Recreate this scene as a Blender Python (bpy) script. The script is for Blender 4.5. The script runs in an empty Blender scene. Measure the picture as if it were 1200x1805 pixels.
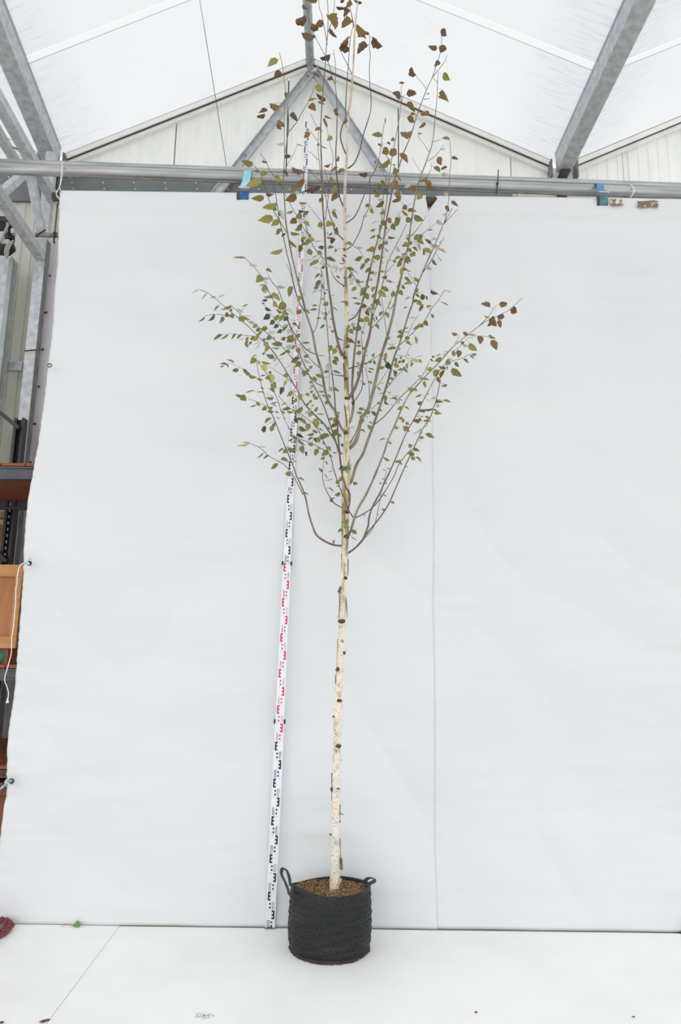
import bpy, bmesh, math, random
from mathutils import Vector, Matrix, noise
random.seed(7)
S = bpy.context.scene
C = S.collection
# ---------------- camera ----------------
FPX = 1203.0
TILT = math.radians(10.6); ROLL = 0.0130
CAM = Vector((0, 0, 1.54))
Fv = Vector((0, math.cos(TILT), math.sin(TILT)))
R0 = Vector((1, 0, 0)); U0 = Vector((0, -math.sin(TILT), math.cos(TILT)))
Rv = R0*math.cos(ROLL) + U0*math.sin(ROLL)
Uv = U0*math.cos(ROLL) - R0*math.sin(ROLL)
cd = bpy.data.cameras.new('camera'); cam = bpy.data.objects.new('camera', cd); C.objects.link(cam)
cd.sensor_fit = 'VERTICAL'; cd.sensor_height = 36.0; cd.lens = FPX*36.0/1805.0
cd.clip_start = 0.05; cd.clip_end = 200
m = Matrix((Rv, Uv, -Fv)).transposed().to_4x4(); m.translation = CAM
cam.matrix_world = m
S.camera = cam
# ---------------- world: bright overcast sky ----------------
w = bpy.data.worlds.new('overcast_sky'); S.world = w; w.use_nodes = True
bg = w.node_tree.nodes['Background']
bg.inputs[0].default_value = (0.985, 0.993, 1.0, 1); bg.inputs[1].default_value = 1.80
S.view_settings.view_transform = 'Standard'; S.view_settings.look = 'None'
S.view_settings.gamma = 1; S.view_settings.use_curve_mapping = False
S.view_settings.exposure = 0.0

# ---------------- helpers ----------------
def at(px, py, Y):
    "point of the plane y=Y that the photograph shows at pixel px,py"
    d = Rv*((px-600)/FPX) + Uv*((902.5-py)/FPX) + Fv
    return CAM + d*(Y/d.y)
def on_z(px, py, z):
    d = Rv*((px-600)/FPX) + Uv*((902.5-py)/FPX) + Fv
    return CAM + d*((z-CAM.z)/d.z)
def mpp(p):
    return (p-CAM).dot(Fv)/FPX
def lin(c):
    return tuple(((x/255)/12.92 if x/255 <= .04045 else ((x/255+.055)/1.055)**2.4) for x in c)+(1,)
MATS = {}
def mat(name, col, rough=.6, metal=0, col2=None, scale=20, bump=0, bscale=60, stretch=None, detail=4, contrast=(.35,.65),
        trans=0, rnd=0, spec=.5):
    if name in MATS: return MATS[name]
    mt = bpy.data.materials.new(name); mt.use_nodes = True; nt = mt.node_tree; N = nt.nodes; L = nt.links
    b = N['Principled BSDF']; b.inputs['Roughness'].default_value = rough; b.inputs['Metallic'].default_value = metal
    b.inputs['Specular IOR Level'].default_value = spec
    c = lin(col); b.inputs['Base Color'].default_value = c
    tc = N.new('ShaderNodeTexCoord'); mp = N.new('ShaderNodeMapping'); L.new(tc.outputs['Object'], mp.inputs[0])
    if stretch: mp.inputs['Scale'].default_value = stretch
    out = None
    if col2:
        nz = N.new('ShaderNodeTexNoise'); nz.inputs['Scale'].default_value = scale; nz.inputs['Detail'].default_value = detail
        L.new(mp.outputs[0], nz.inputs[0])
        rp = N.new('ShaderNodeValToRGB'); rp.color_ramp.elements[0].position = contrast[0]; rp.color_ramp.elements[1].position = contrast[1]
        rp.color_ramp.elements[0].color = c; rp.color_ramp.elements[1].color = lin(col2)
        L.new(nz.outputs[0], rp.inputs[0]); out = rp.outputs[0]
        L.new(out, b.inputs['Base Color'])
    if rnd:
        oi = N.new('ShaderNodeObjectInfo'); hs = N.new('ShaderNodeHueSaturation')
        mr = N.new('ShaderNodeMapRange'); mr.inputs[3].default_value = 1-rnd; mr.inputs[4].default_value = 1+rnd
        L.new(oi.outputs['Random'], mr.inputs[0]); L.new(mr.outputs[0], hs.inputs['Value'])
        hs.inputs['Color'].default_value = c
        if out: L.new(out, hs.inputs['Color'])
        out = hs.outputs[0]; L.new(out, b.inputs['Base Color'])
    if bump:
        n2 = N.new('ShaderNodeTexNoise'); n2.inputs['Scale'].default_value = bscale; n2.inputs['Detail'].default_value = 5
        L.new(mp.outputs[0], n2.inputs[0]); bp = N.new('ShaderNodeBump'); bp.inputs['Strength'].default_value = bump
        bp.inputs['Distance'].default_value = .01
        L.new(n2.outputs[0], bp.inputs['Height']); L.new(bp.outputs[0], b.inputs['Normal'])
    if trans:
        tr = N.new('ShaderNodeBsdfTranslucent'); ms = N.new('ShaderNodeMixShader'); ms.inputs[0].default_value = trans
        tr.inputs[0].default_value = c
        if out: L.new(out, tr.inputs[0])
        L.new(b.outputs[0], ms.inputs[1]); L.new(tr.outputs[0], ms.inputs[2]); L.new(ms.outputs[0], N['Material Output'].inputs[0])
    MATS[name] = mt
    return mt

class MB:
    def __init__(s): s.v = []; s.f = []
    def add(s, vs, fs):
        o = len(s.v); s.v += [Vector(x) for x in vs]; s.f += [tuple(i+o for i in f) for f in fs]; return s
    def box(s, lo, hi):
        x0,y0,z0 = lo; x1,y1,z1 = hi
        return s.add([(x0,y0,z0),(x1,y0,z0),(x1,y1,z0),(x0,y1,z0),(x0,y0,z1),(x1,y0,z1),(x1,y1,z1),(x0,y1,z1)],
            [(0,3,2,1),(4,5,6,7),(0,1,5,4),(1,2,6,5),(2,3,7,6),(3,0,4,7)])
    def beam(s, a, b, wd, ht, up=(0,0,1), prof=None):
        "box or C-profile bar from a to b; wd sideways, ht along up"
        a = Vector(a); b = Vector(b); d = (b-a).normalized(); sd = d.cross(Vector(up)).normalized(); u = sd.cross(d).normalized()
        w2 = wd/2; h2 = ht/2
        P = prof or [(-w2,-h2),(w2,-h2),(w2,h2),(-w2,h2)]
        n = len(P)
        vs = [a+sd*x+u*y for x,y in P]+[b+sd*x+u*y for x,y in P]
        fs = [(i,(i+1)%n,n+(i+1)%n,n+i) for i in range(n)]+[tuple(range(n-1,-1,-1)), tuple(range(n,2*n))]
        return s.add(vs, fs)
    def tube(s, pts, rad, n=8, cap=True):
        pts = [Vector(p) for p in pts]; k = len(pts)
        if not isinstance(rad, (list,tuple)): rad = [rad]*k
        vs = []; ref = None
        for i,p in enumerate(pts):
            d = (pts[min(i+1,k-1)]-pts[max(i-1,0)])
            if d.length < 1e-9: d = Vector((0,0,1))
            d.normalize()
            if ref is None: ref = Vector((0,1,0)) if abs(d.y) < .8 else Vector((1,0,0))
            a = d.cross(ref).normalized(); b = a.cross(d).normalized(); ref = b
            for j in range(n):
                t = 2*math.pi*j/n; vs.append(p+(a*math.cos(t)+b*math.sin(t))*rad[i])
        fs = []
        for i in range(k-1):
            for j in range(n):
                fs.append((i*n+j, i*n+(j+1)%n, (i+1)*n+(j+1)%n, (i+1)*n+j))
        if cap: fs += [tuple(range(n-1,-1,-1)), tuple((k-1)*n+j for j in range(n))]
        return s.add(vs, fs)
    def ribbon(s, pts, wv, th=.002):
        "flat strap: pts centre line, wv width vector, th thickness"
        pts = [Vector(p) for p in pts]; wv = Vector(wv); k = len(pts); vs = []
        for i,p in enumerate(pts):
            d = (pts[min(i+1,k-1)]-pts[max(i-1,0)]).normalized(); nn = d.cross(wv.normalized()).normalized()*th/2
            vs += [p-wv/2-nn, p+wv/2-nn, p+wv/2+nn, p-wv/2+nn]
        fs = []
        for i in range(k-1):
            for j in range(4): fs.append((i*4+j, i*4+(j+1)%4, i*4+4+(j+1)%4, i*4+4+j))
        fs += [(3,2,1,0), tuple(4*(k-1)+j for j in range(4))]
        return s.add(vs, fs)
    def build(s, name, mt, parent=None, smooth=False, bevel=0, label=None, kind=None):
        me = bpy.data.meshes.new(name); me.from_pydata([tuple(v) for v in s.v], [], s.f); me.update()
        bm = bmesh.new(); bm.from_mesh(me); bmesh.ops.recalc_face_normals(bm, faces=bm.faces); bm.to_mesh(me); bm.free()
        if mt: me.materials.append(mt)
        if smooth:
            for p in me.polygons: p.use_smooth = True
        o = bpy.data.objects.new(name, me); C.objects.link(o)
        if parent:
            o.parent = parent; o.matrix_parent_inverse = parent.matrix_world.inverted() if parent.type != 'EMPTY' else Matrix.Translation(-parent.location)
        if bevel:
            md = o.modifiers.new('bevel', 'BEVEL'); md.width = bevel; md.segments = 2; md.limit_method = 'ANGLE'
        if label: o['label'] = label
        if kind: o['kind'] = kind
        return o
def tag(o, label, cat, group=None, kind=None):
    o['label'] = label; o['category'] = cat
    if group: o['group'] = group
    if kind: o['kind'] = kind
    return o
def thing(name, loc, label, cat, group=None):
    o = bpy.data.objects.new(name, None); C.objects.link(o); o.location = loc; o.empty_display_size = .1
    return tag(o, label, cat, group)
def shell(name, loc=(0,0,0)):
    o = bpy.data.objects.new(name, None); C.objects.link(o); o.location = loc; o['kind'] = 'structure'; o.empty_display_size = .1
    return o
def smooth_pts(pts, n=3):
    "Catmull-Rom through the points"
    P = [Vector(p) for p in pts]
    if len(P) < 3: return P
    out = []
    for i in range(len(P)-1):
        p0 = P[max(i-1,0)]; p1 = P[i]; p2 = P[i+1]; p3 = P[min(i+2,len(P)-1)]
        for j in range(n):
            t = j/n
            out.append(.5*((2*p1)+(p2-p0)*t+(2*p0-5*p1+4*p2-p3)*t*t+(3*p1-p0-3*p2+p3)*t**3))
    out.append(P[-1]); return out

# ---------------- materials ----------------
galv = mat('galvanised_steel', (205,208,212), .5, .1, (176,180,186), 18, .15, 40)
galv_dk = mat('galvanised_steel_weathered', (128,131,130), .55, .1, (104,106,104), 12, .15, 40)
pipe_m = mat('pipe_steel', (186,188,189), .36, .5, (160,161,161), 7, .1, 30, stretch=(.4,3,3))
panel_m = mat('panel_sheet', (252,252,249), .6, 0, (245,246,242), 5, 0, stretch=(3,1,.5))
trim_m = mat('white_trim', (250,250,247), .5, 0, (240,239,232), 6)
dark_seal = mat('dark_seal', (70,66,60), .8)
floor_m = mat('floor_board', (247,248,246), .55, 0, (240,240,236), 2.2, .02, 8, contrast=(.45,.8))
conc_m = mat('concrete', (200,198,192), .9, 0, (180,178,172), 3, .2, 20)
tarp_m = mat('tarpaulin', (221,222,223), .52, 0, (216,218,220), 1.2, .32, 3.0, stretch=(.6,1,2.4), contrast=(.3,.7))
strip_m = mat('side_curtain_cloth', (222,218,222), .7, 0, (212,208,212), 4, .1, 10)
rack_m = mat('rack_paint', (82,83,92), .45, 0, (70,71,80), 8)
rack_dk = mat('rack_upright_paint', (52,53,60), .5, 0, (42,43,48), 8)
wood_m = mat('shelf_wood', (158,92,52), .7, 0, (128,70,38), 6, .2, 30, stretch=(1,6,6))
ply_m = mat('plywood', (172,116,74), .65, 0, (150,94,58), 3, .1, 20, stretch=(4,4,1))
lath_m = mat('pale_timber', (196,142,88), .65, 0, (178,124,74), 6, .1, 20, stretch=(1,4,4))
black_m = mat('black_plastic', (26,26,27), .5)
cord_m = mat('white_cord', (232,230,228), .8)

# ---------------- floor ----------------
fl = shell('floor')
MB().box((-14,-16,-.16),(14,9,-.014)).build('concrete_slab', conc_m, fl)
YB = 4.05      # foot of the backdrop
a = on_z(213,1630,0); b = on_z(93,1790,0); dx = (b.x-a.x)/(b.y-a.y)
def seam(y): return a.x+dx*(y-a.y)
def slab(poly, nm='floor_panel'):
    n = len(poly)
    MB().add([(x,y,-.014) for x,y in poly]+[(x,y,0) for x,y in poly],
        [tuple(range(n-1,-1,-1)), tuple(range(n,2*n))]+[(i,(i+1)%n,n+(i+1)%n,n+i) for i in range(n)]).build(nm, floor_m, fl, bevel=.0015)
e = on_z(1190,1640,0).x
yl = on_z(213,1629.5,0).y; yl0 = on_z(0,1624.5,0).y
slab([(seam(1.0)-.003,1.0),(seam(yl)-.003,yl-.012),(-4.6,yl0-.004),(-4.6,1.0)])
slab([(seam(1.0),1.0),(e+.35,1.0),(e+.35,YB-.16),(e,YB+.0),(seam(YB),YB)])
slab([(e+.353,1.0),(3.9,1.0),(3.9,YB-.02),(e+.353,YB-.02)])
slab([(-4.6,-2.2),(-1.2,-2.2),(-1.2,.997),(-4.6,.997)])
slab([(-1.197,-2.2),(2.2,-2.2),(2.2,.997),(-1.197,.997)])

# ---------------- greenhouse shell ----------------
YG = 5.90
gl = at(101,276,YG); gr = at(987,311,YG); rg = at(553,118,YG)
GX0, GX1 = gl.x, gr.x; SPAN = GX1-GX0; RX = (GX0+GX1)/2
GZ = (gl.z+gr.z)/2+.03; RZ = rg.z+.04
def roof_z(x):
    u = ((x-GX0)/SPAN) % 1.0
    return GZ + (RZ-GZ)*(1-abs(2*u-1))
low_m = mat('lower_panel_shaded', (196,196,184), .7, 0, (186,186,175), 4, 0, stretch=(3,1,.5))  # grey-beige lower cladding, shading of the lower wall put into its colour
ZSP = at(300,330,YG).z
wb = shell('wall_back')
PW = (at(1098,290,YG).x-at(901,310,YG).x)
ps = at(901,310,YG).x
for k in range(-8, 5):
    x0 = ps+k*PW+.006; x1 = x0+PW-.012
    n = 22
    for part in (0,1):
     mbp = MB(); vs = []; fs = []
     for i in range(n):
        xa = x0+(x1-x0)*i/n; xb = x0+(x1-x0)*(i+1)/n; off = .0 if i % 2 else .005
        if i % 11 == 0: off = .012
        ya = YG+off
        o = len(vs)
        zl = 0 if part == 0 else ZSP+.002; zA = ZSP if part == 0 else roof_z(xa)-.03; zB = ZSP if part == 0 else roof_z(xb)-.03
        vs += [(xa,ya,zl),(xb,ya,zl),(xb,ya,zB),(xa,ya,zA),
               (xa,YG+.06,zl),(xb,YG+.06,zl),(xb,YG+.06,zB),(xa,YG+.06,zA)]
        fs += [(o,o+1,o+2,o+3),(o+7,o+6,o+5,o+4),(o,o+3,o+7,o+4),(o+1,o+5,o+6,o+2),(o+3,o+2,o+6,o+7)]
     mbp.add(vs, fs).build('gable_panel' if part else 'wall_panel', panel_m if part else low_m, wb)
for k in range(-8, 6):
    xx = ps+k*PW; zt_ = min(roof_z(xx-.03),roof_z(xx+.03))-.028
    MB().box((xx-.03,YG+.062,0),(xx+.03,YG+.075,zt_)).build('seam_backing', dark_seal, wb)

# roof sheets, light comes through them
def roof_material():
    mt = bpy.data.materials.new('condensation_film'); mt.use_nodes = True; nt = mt.node_tree; N = nt.nodes; L = nt.links
    N.remove(N['Principled BSDF']); out = N['Material Output']
    tc = N.new('ShaderNodeTexCoord'); mp = N.new('ShaderNodeMapping'); L.new(tc.outputs['Object'], mp.inputs[0])
    mp.inputs['Scale'].default_value = (1,9,1)
    n1 = N.new('ShaderNodeTexNoise'); n1.inputs['Scale'].default_value = 5; n1.inputs['Detail'].default_value = 6
    L.new(mp.outputs[0], n1.inputs[0])
    # big patches of heavier condensation
    n2 = N.new('ShaderNodeTexNoise'); n2.inputs['Scale'].default_value = 1.0; n2.inputs['Detail'].default_value = 2
    L.new(tc.outputs['Object'], n2.inputs[0])
    n3 = N.new('ShaderNodeTexNoise'); n3.inputs['Scale'].default_value = 90; n3.inputs['Detail'].default_value = 2
    L.new(tc.outputs['Object'], n3.inputs[0])
    # wetter towards the gutters (distance from ridge along x)
    sx = N.new('ShaderNodeSeparateXYZ'); L.new(tc.outputs['Object'], sx.inputs[0])
    ad = N.new('ShaderNodeMath'); ad.operation = 'SUBTRACT'; ad.inputs[1].default_value = GX0; L.new(sx.outputs[0], ad.inputs[0])
    dv = N.new('ShaderNodeMath'); dv.operation = 'DIVIDE'; dv.inputs[1].default_value = SPAN; L.new(ad.outputs[0], dv.inputs[0])
    fr = N.new('ShaderNodeMath'); fr.operation = 'PINGPONG'; fr.inputs[1].default_value = .5; L.new(dv.outputs[0], fr.inputs[0])
    g = N.new('ShaderNodeMapRange'); g.inputs[1].default_value = .03; g.inputs[2].default_value = .13; g.inputs[3].default_value = 1; g.inputs[4].default_value = 0
    L.new(fr.outputs[0], g.inputs[0])
    def mth(op, x, y):
        q = N.new('ShaderNodeMath'); q.operation = op
        for i,z in enumerate((x,y)):
            if isinstance(z,(int,float)): q.inputs[i].default_value = z
            else: L.new(z, q.inputs[i])
        return q.outputs[0]
    st = N.new('ShaderNodeMapRange'); st.inputs[1].default_value = .5; st.inputs[2].default_value = .72; L.new(n1.outputs[0], st.inputs[0])
    pt = N.new('ShaderNodeMapRange'); pt.inputs[1].default_value = .55; pt.inputs[2].default_value = .75; L.new(n2.outputs[0], pt.inputs[0])
    dr = N.new('ShaderNodeMapRange'); dr.inputs[1].default_value = .5; dr.inputs[2].default_value = .7; L.new(n3.outputs[0], dr.inputs[0])
    streak = mth('MULTIPLY', st.outputs[0], mth('ADD', mth('MULTIPLY', pt.outputs[0], .5), mth('MULTIPLY', g.outputs[0], .75)))
    drop = mth('MULTIPLY', dr.outputs[0], mth('MULTIPLY', pt.outputs[0], .35))
    tot = mth('ADD', mth('ADD', streak, drop), mth('MULTIPLY', g.outputs[0], .34))
    rp = N.new('ShaderNodeMix'); rp.data_type = 'RGBA'; L.new(tot, rp.inputs[0])
    rp.inputs[6].default_value = (.440,.446,.446,1); rp.inputs[7].default_value = (.30,.318,.355,1)
    tp = N.new('ShaderNodeBsdfTransparent'); L.new(rp.outputs[2], tp.inputs[0])
    tl = N.new('ShaderNodeBsdfTranslucent'); tl.inputs[0].default_value = (.85,.87,.88,1)
    ms = N.new('ShaderNodeMixShader'); ms.inputs[0].default_value = .15
    L.new(tp.outputs[0], ms.inputs[1]); L.new(tl.outputs[0], ms.inputs[2]); L.new(ms.outputs[0], out.inputs[0])
    return mt
film = roof_material()
strip_film = bpy.data.materials.new('film_overlap'); strip_film.use_nodes = True
_n = strip_film.node_tree.nodes; _l = strip_film.node_tree.links; _n.remove(_n['Principled BSDF'])
_t = _n.new('ShaderNodeBsdfTransparent'); _t.inputs[0].default_value = (.462,.467,.468,1)
_e = _n.new('ShaderNodeBsdfTranslucent'); _e.inputs[0].default_value = (.9,.9,.92,1)
_x = _n.new('ShaderNodeMixShader'); _x.inputs[0].default_value = .15; _l.new(_t.outputs[0], _x.inputs[1]); _l.new(_e.outputs[0], _x.inputs[2])
_l.new(_x.outputs[0], _n['Material Output'].inputs[0])
ce = shell('ceiling')
# the left gutter runs a little out of parallel with the others
_n2 = on_z(-16,12,GZ-.06); SK = (_n2.x-GX0)/(YG-_n2.y)
def gx(x, y): return x+SK*(YG-y) if abs(x-GX0) < 1e-6 else x
YJ = on_z(40,112,GZ).y
ys = [YG-.02, YJ]
while ys[-1] > -4: ys.append(ys[-1]-2.6)
for s in (-2,-1,0,1,2):
    for half in (0,1):
        xa = GX0+s*SPAN+half*SPAN/2; xb = xa+SPAN/2
        za, zb = (GZ,RZ) if half == 0 else (RZ,GZ)
        for i in range(len(ys)-1):
            y1, y0 = ys[i], ys[i+1]
            y1 -= .032 if i else 0; y0 += .032
            MB().add([(gx(xa,y0),y0,za),(gx(xb,y0),y0,zb),(gx(xb,y1),y1,zb),(gx(xa,y1),y1,za)], [(0,1,2,3)]).build('roof_sheet', film, ce)
            if s in (-1,0,1):
                q = .006; y0 -= .032
                MB().add([(gx(xa,y0),y0-.034,za-q),(gx(xb,y0),y0-.034,zb-q),(gx(xb,y0),y0+.034,zb-q),(gx(xa,y0),y0+.034,za-q)], [(0,1,2,3)]).build('sheet_overlap', strip_film, ce)
# rake trims on the gable
def rake(i, xa, za, xb, zb):
    t = shell('trim_%d' % i)
    up = Vector((0,0,1))
    A = Vector((xa,YG-.02,za)); B = Vector((xb,YG-.02,zb))
    MB().beam(A+Vector((0,-.05,-.055)), B+Vector((0,-.05,-.055)), .03, .050, up).build('trim_board', trim_m, t, bevel=.003)
    MB().beam(A+Vector((0,-.02,-.105)), B+Vector((0,-.02,-.105)), .03, .040, up).build('trim_lip', trim_m, t, bevel=.003)
    MB().beam(A+Vector((0,-.046,-.024)), B+Vector((0,-.046,-.024)), .03, .007, up).build('rubber_seal', dark_seal, t)
    MB().beam(A+Vector((0,-.036,-.084)), B+Vector((0,-.036,-.084)), .03, .005, up).build('rubber_seal', dark_seal, t)
rake(1, GX0+.10, GZ+.03, RX-.04, RZ); rake(2, RX+.04, RZ, GX1-.10, GZ+.03)
rake(3, GX0-SPAN/2, RZ, GX0-.10, GZ+.03); rake(4, GX1+.10, GZ+.03, GX1+SPAN/2, RZ)
# gutters, running from the gable towards and over the camera
def gutter(xg, lab, place):
    sk = SK if place == 0 else 0
    t = thing('roof_gutter', (xg,YG-.05,GZ-.1), lab, 'gutter', 'roof gutters between the bays')
    pr = [(-.072,-.075),(-.062,-.085),(.062,-.085),(.072,-.075),(.072,.13),(.062,.13),(.062,-.06),(-.062,-.06),(-.062,.13),(-.072,.13)]
    MB().beam((xg,YG-.10,GZ-.055), (xg+sk*(YG+3.5),-3.5,GZ-.055), .17, .17, prof=pr).build('gutter_channel', galv, t)
    MB().tube([(xg,YG-.16,GZ-.155),(xg,YG-.06,GZ-.16),(xg,YG-.03,GZ-.23),(xg,YG-.03,GZ-.42)], .045, 10).build('outlet', dark_seal, t, smooth=True)
    m_ = MB(); m_.box((xg-.13,YG-.14,GZ-.20),(xg-.115,YG-.02,GZ-.02)); m_.box((xg+.115,YG-.14,GZ-.20),(xg+.13,YG-.02,GZ-.02)); m_.box((xg-.13,YG-.05,GZ-.21),(xg+.13,YG-.03,GZ-.19))
    m_.build('gutter_bracket', galv_dk, t)
gutter(GX0, 'grey metal roof gutter at the left, above the truss bars', 0)
gutter(GX1, 'grey metal roof gutter coming down at the upper right', 1)
# ridge tube
rt = MB().tube([(RX,YG-.03,RZ-.07),(RX,-3.5,RZ-.07)], .042, 14).build('ridge_tube', galv, None, smooth=True)
tag(rt, 'round grey ridge tube rising from the gable apex to the top edge', 'tube')
# apex braces
for (px,py,lab) in ((408,308,'flat grey steel brace slanting down left from the gable apex'),(684,322,'flat grey steel brace slanting down right from the gable apex')):
    A = at(553,124,YG-.10); B = at(px,py,YG-.10)
    t = thing('apex_brace', B, lab, 'brace')
    d = (B-A)
    pr = [(-.04,-.012),(.04,-.012),(.04,.03),(.034,.03),(.034,-.006),(-.034,-.006),(-.034,.03),(-.04,.03)]
    MB().beam(A, A+d*1.25, .08, .03, up=(0,-1,0), prof=pr).build('brace_bar', galv, t)
    for f in (.07,.83):
        c_ = A+d*f; MB().tube([c_+Vector((0,-.014,0)), c_+Vector((0,-.026,0))], .010, 6).build('bolt', galv_dk, t)
w_ = MB().tube([at(343,-40,4.9), at(352,0,4.95), at(400,299,YG-.06), at(402,312,YG-.02)], .0028, 5).build('tension_wire', mat('wire_dark',(70,70,72),.5,.5), None)
tag(w_, 'thin dark wire running down from the roof to the gable wall', 'wire')
# grey band on the wall behind the pipes
bz0 = at(300,341,YG).z-.12; bz1 = at(300,311,YG).z
gb = thing('wall_rail', (GX0+.5,YG-.02,bz0), 'wide dark grey sheet rail with bolt rows on the back wall behind the pipes', 'rail')
MB().box((-6.0,YG-.035,bz0),(at(900,330,YG).x,YG-.002,bz1)).build('rail_sheet', mat('rail_paint',(116,122,120),.6,.1,(104,110,110),4), gb, bevel=.004)
q = MB()
for k in range(13):
    px = 15+k*54.5
    for j,(ox,oy) in enumerate(((0,0),(3,9),(5,20))):
        p = at(px+ox, 312+oy+px*.003, YG-.04); q.tube([p+Vector((0,.008,0)), p], .008, 6)
q.build('bolt', mat('bolt_head',(205,205,200),.5,.3), gb)['kind'] = 'stuff'
# ---------------- pipes above the backdrop ----------------
def pipe(px0,py0,px1,py1,Y,r,lab,mt=pipe_m):
    A = at(px0,py0,Y); B = at(px1,py1,Y); d = B-A
    o = MB().tube([A-d*.12, A+d*.25, A+d*.5, A+d*.75, B+d*.12], r, 20).build('steel_pipe', mt, None, smooth=True)
    return tag(o, lab, 'pipe', 'pipes over the backdrop')
pipe(0,297,1200,341.5,4.16,.037,'thick galvanised pipe across the picture above the white backdrop')
pipe(0,285.5,1200,328,4.225,.022,'thinner galvanised pipe resting just above the thick pipe')
pipe(0,306,1200,350,4.135,.0065,'thin steel rod along the underside of the thick pipe', galv_dk)
# ---------------- backdrop ----------------
YS = YB
def top_z(x):
    A = at(108,337,YS); B = at(1200,351,YS)
    return A.z+.020+(B.z-A.z)*(x-A.x)/(B.x-A.x)
xl_t = at(108,345,YS).x; xl_b = at(-18,1640,YS).x
def left_x(z):
    # edge of the left sheet as it hangs
    for (py0,px0),(py1,px1) in LE:
        z0 = at(px0,py0,YS).z; z1 = at(px1,py1,YS).z
        if z1 <= z <= z0:
            f = (z0-z)/(z0-z1); return at(px0,py0,YS+.035).x*(1-f)+at(px1,py1,YS+.035).x*f
    return at(108,338,YS).x if z > 3 else at(-16,1640,YS).x
_e = [(337,110),(420,105),(500,96),(600,87),(700,76),(800,63),(900,52),(1000,41),(1100,33),(1200,25),(1300,16),(1365,13),(1377,13),(1400,11),(1485,0),(1560,-8),(1640,-16)]
LE = list(zip(_e[:-1], _e[1:]))
def sheet(name, x0f, x1f, yo, nx, nz, lab, seed, hole=None):
    zt = 4.60
    roll = []
    # profile over the roller: going up the front, over the roller, down behind a little
    vs = []; 
    K = 7
    for j in range(nz+1+K):
        for i in range(nx+1):
            u = i/nx
            if j <= nz:
                t = j/nz; zz = None
                xg = x0f(0)*(1-u)+x1f(0)*u
                ztop = top_z(xg)-.035
                z = .003 + (ztop-.003)*t
                x = x0f(z)*(1-u)+x1f(z)*u
                n1 = noise.noise(Vector((x*.55+3.1, z*1.1, 1.3)))*.050+.025
                n2 = (1-abs(noise.noise(Vector((x*1.3+z*.7, z*1.1+3.1, 5.1)))*2))*.034+abs(noise.noise(Vector((x*1.8-z*.6, z*5+2, 7.7))))*(.012+.030*max(0,min(1,(z-3.3)/.6)))
                n3 = abs(noise.noise(Vector((x*1.6, z*9.0+3.1, 9.1))))*.0075
                tight = min(1, max(0,(1-t)-.012)*9)*min(1, t*9+.10)
                hem = -.012*math.exp(-((ztop-z-.125)/.014)**2)
                pk = 0
                dl = abs(x-x0f(z))
                if dl < .12: pk = math.sin(z*95+math.sin(z*17)*3)*.0035*(1-dl/.12)
                dg = math.exp(-((x-1.75)/.5)**2)*noise.noise(Vector((x*2.5+z*.9, 3.0, 3.1)))*.05
                y = YS+yo+(n1+n2+dg*.6)*tight+n3*min(1,max(0,(1-t)-.012)*12)+pk-hem
                y = min(max(y, YS+yo), YS+yo+.10)
                if t < .06: y -= (.06-t)/.06*.0
            else:
                th = math.radians((j-nz)*30)
                x = x0f(4.4)*(1-u)+x1f(4.4)*u
                rr = .037
                y = YS+yo+rr-rr*math.cos(th); z = top_z(x)-.035+rr*math.sin(th)
            vs.append((x,y,z))
    fs = [(j*(nx+1)+i, j*(nx+1)+i+1, (j+1)*(nx+1)+i+1, (j+1)*(nx+1)+i) for j in range(nz+K) for i in range(nx)]
    o = MB().add(vs, fs).build(name, tarp_m, None, smooth=True)
    md = o.modifiers.new('thick','SOLIDIFY'); md.thickness = .0015; md.offset = 1
    return tag(o, lab, 'backdrop', 'white backdrop sheets')
xm = at(765,1000,YS).x
s1 = sheet('backdrop_sheet', left_x, lambda z: at(764.5,1000,YS).x+(z-1.2)*.0035-(max(0,z-4.2))*.16, 0, 150, 260,
      'white tarpaulin backdrop sheet on the left, its edge laced with eyelets', 3.1)
s2 = sheet('backdrop_sheet', lambda z: xm-.06+(.135 if z>4.25 else 0)*min(1,(z-4.25)/.2 if z>4.25 else 0), lambda z: at(1330,1000,YS).x, .006, 130, 260,
      'white tarpaulin backdrop sheet on the right, with torn brown tape on top', 8.7)
# roller tube
ra = at(94,344,YS+.04); rb = at(1320,360,YS+.04)
ra.z = top_z(ra.x)-.035; rb.z = top_z(rb.x)-.035; 
ro = MB().tube([ra, rb], .029, 16).build('roller_tube', mat('roller_brown',(92,78,56),.6,.2,(66,56,44),9), None, smooth=True)
tag(ro, 'brown roller tube inside the top hem of the backdrop sheets', 'tube')
# torn tape on right sheet
tape_m = mat('brown_tape', (128,104,84), .8, 0, (226,222,214), 22, .1, 40, contrast=(.55,.62))
def patch(px0,py0,px1,py1,name,parent,mt,seed,n=9,Yf=YS-.012):
    a_ = at(px0,py0,Yf); b_ = at(px1,py1,Yf); rr = random.Random(seed)
    cx=(a_.x+b_.x)/2; cz=(a_.z+b_.z)/2; wx=(b_.x-a_.x)/2; wz=(a_.z-b_.z)/2
    P=[]
    per = [(-1,1),(-.5,1),(0,1),(.5,1),(1,1),(1,0),(1,-1),(.5,-1),(0,-1),(-.5,-1),(-1,-1),(-1,0)]
    for x,y in per: P.append((cx+wx*(x+rr.uniform(-.18,.12)), cz+wz*(y+rr.uniform(-.45,.12))))
    k=len(P)
    MB().add([(x,Yf,z) for x,z in P]+[(x,Yf+.002,z) for x,z in P],[tuple(range(k)),tuple(range(2*k-1,k-1,-1))]+[(i,(i+1)%k,k+(i+1)%k,k+i) for i in range(k)]).build(name, mt, parent)
patch(1124,352.5,1161,364,'torn_tape',s2,tape_m,4); patch(1075,350,1098,361,'torn_tape',s2,mat('tape_residue',(214,206,196),.8,0,(130,106,84),40,contrast=(.5,.56)),6)
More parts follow.
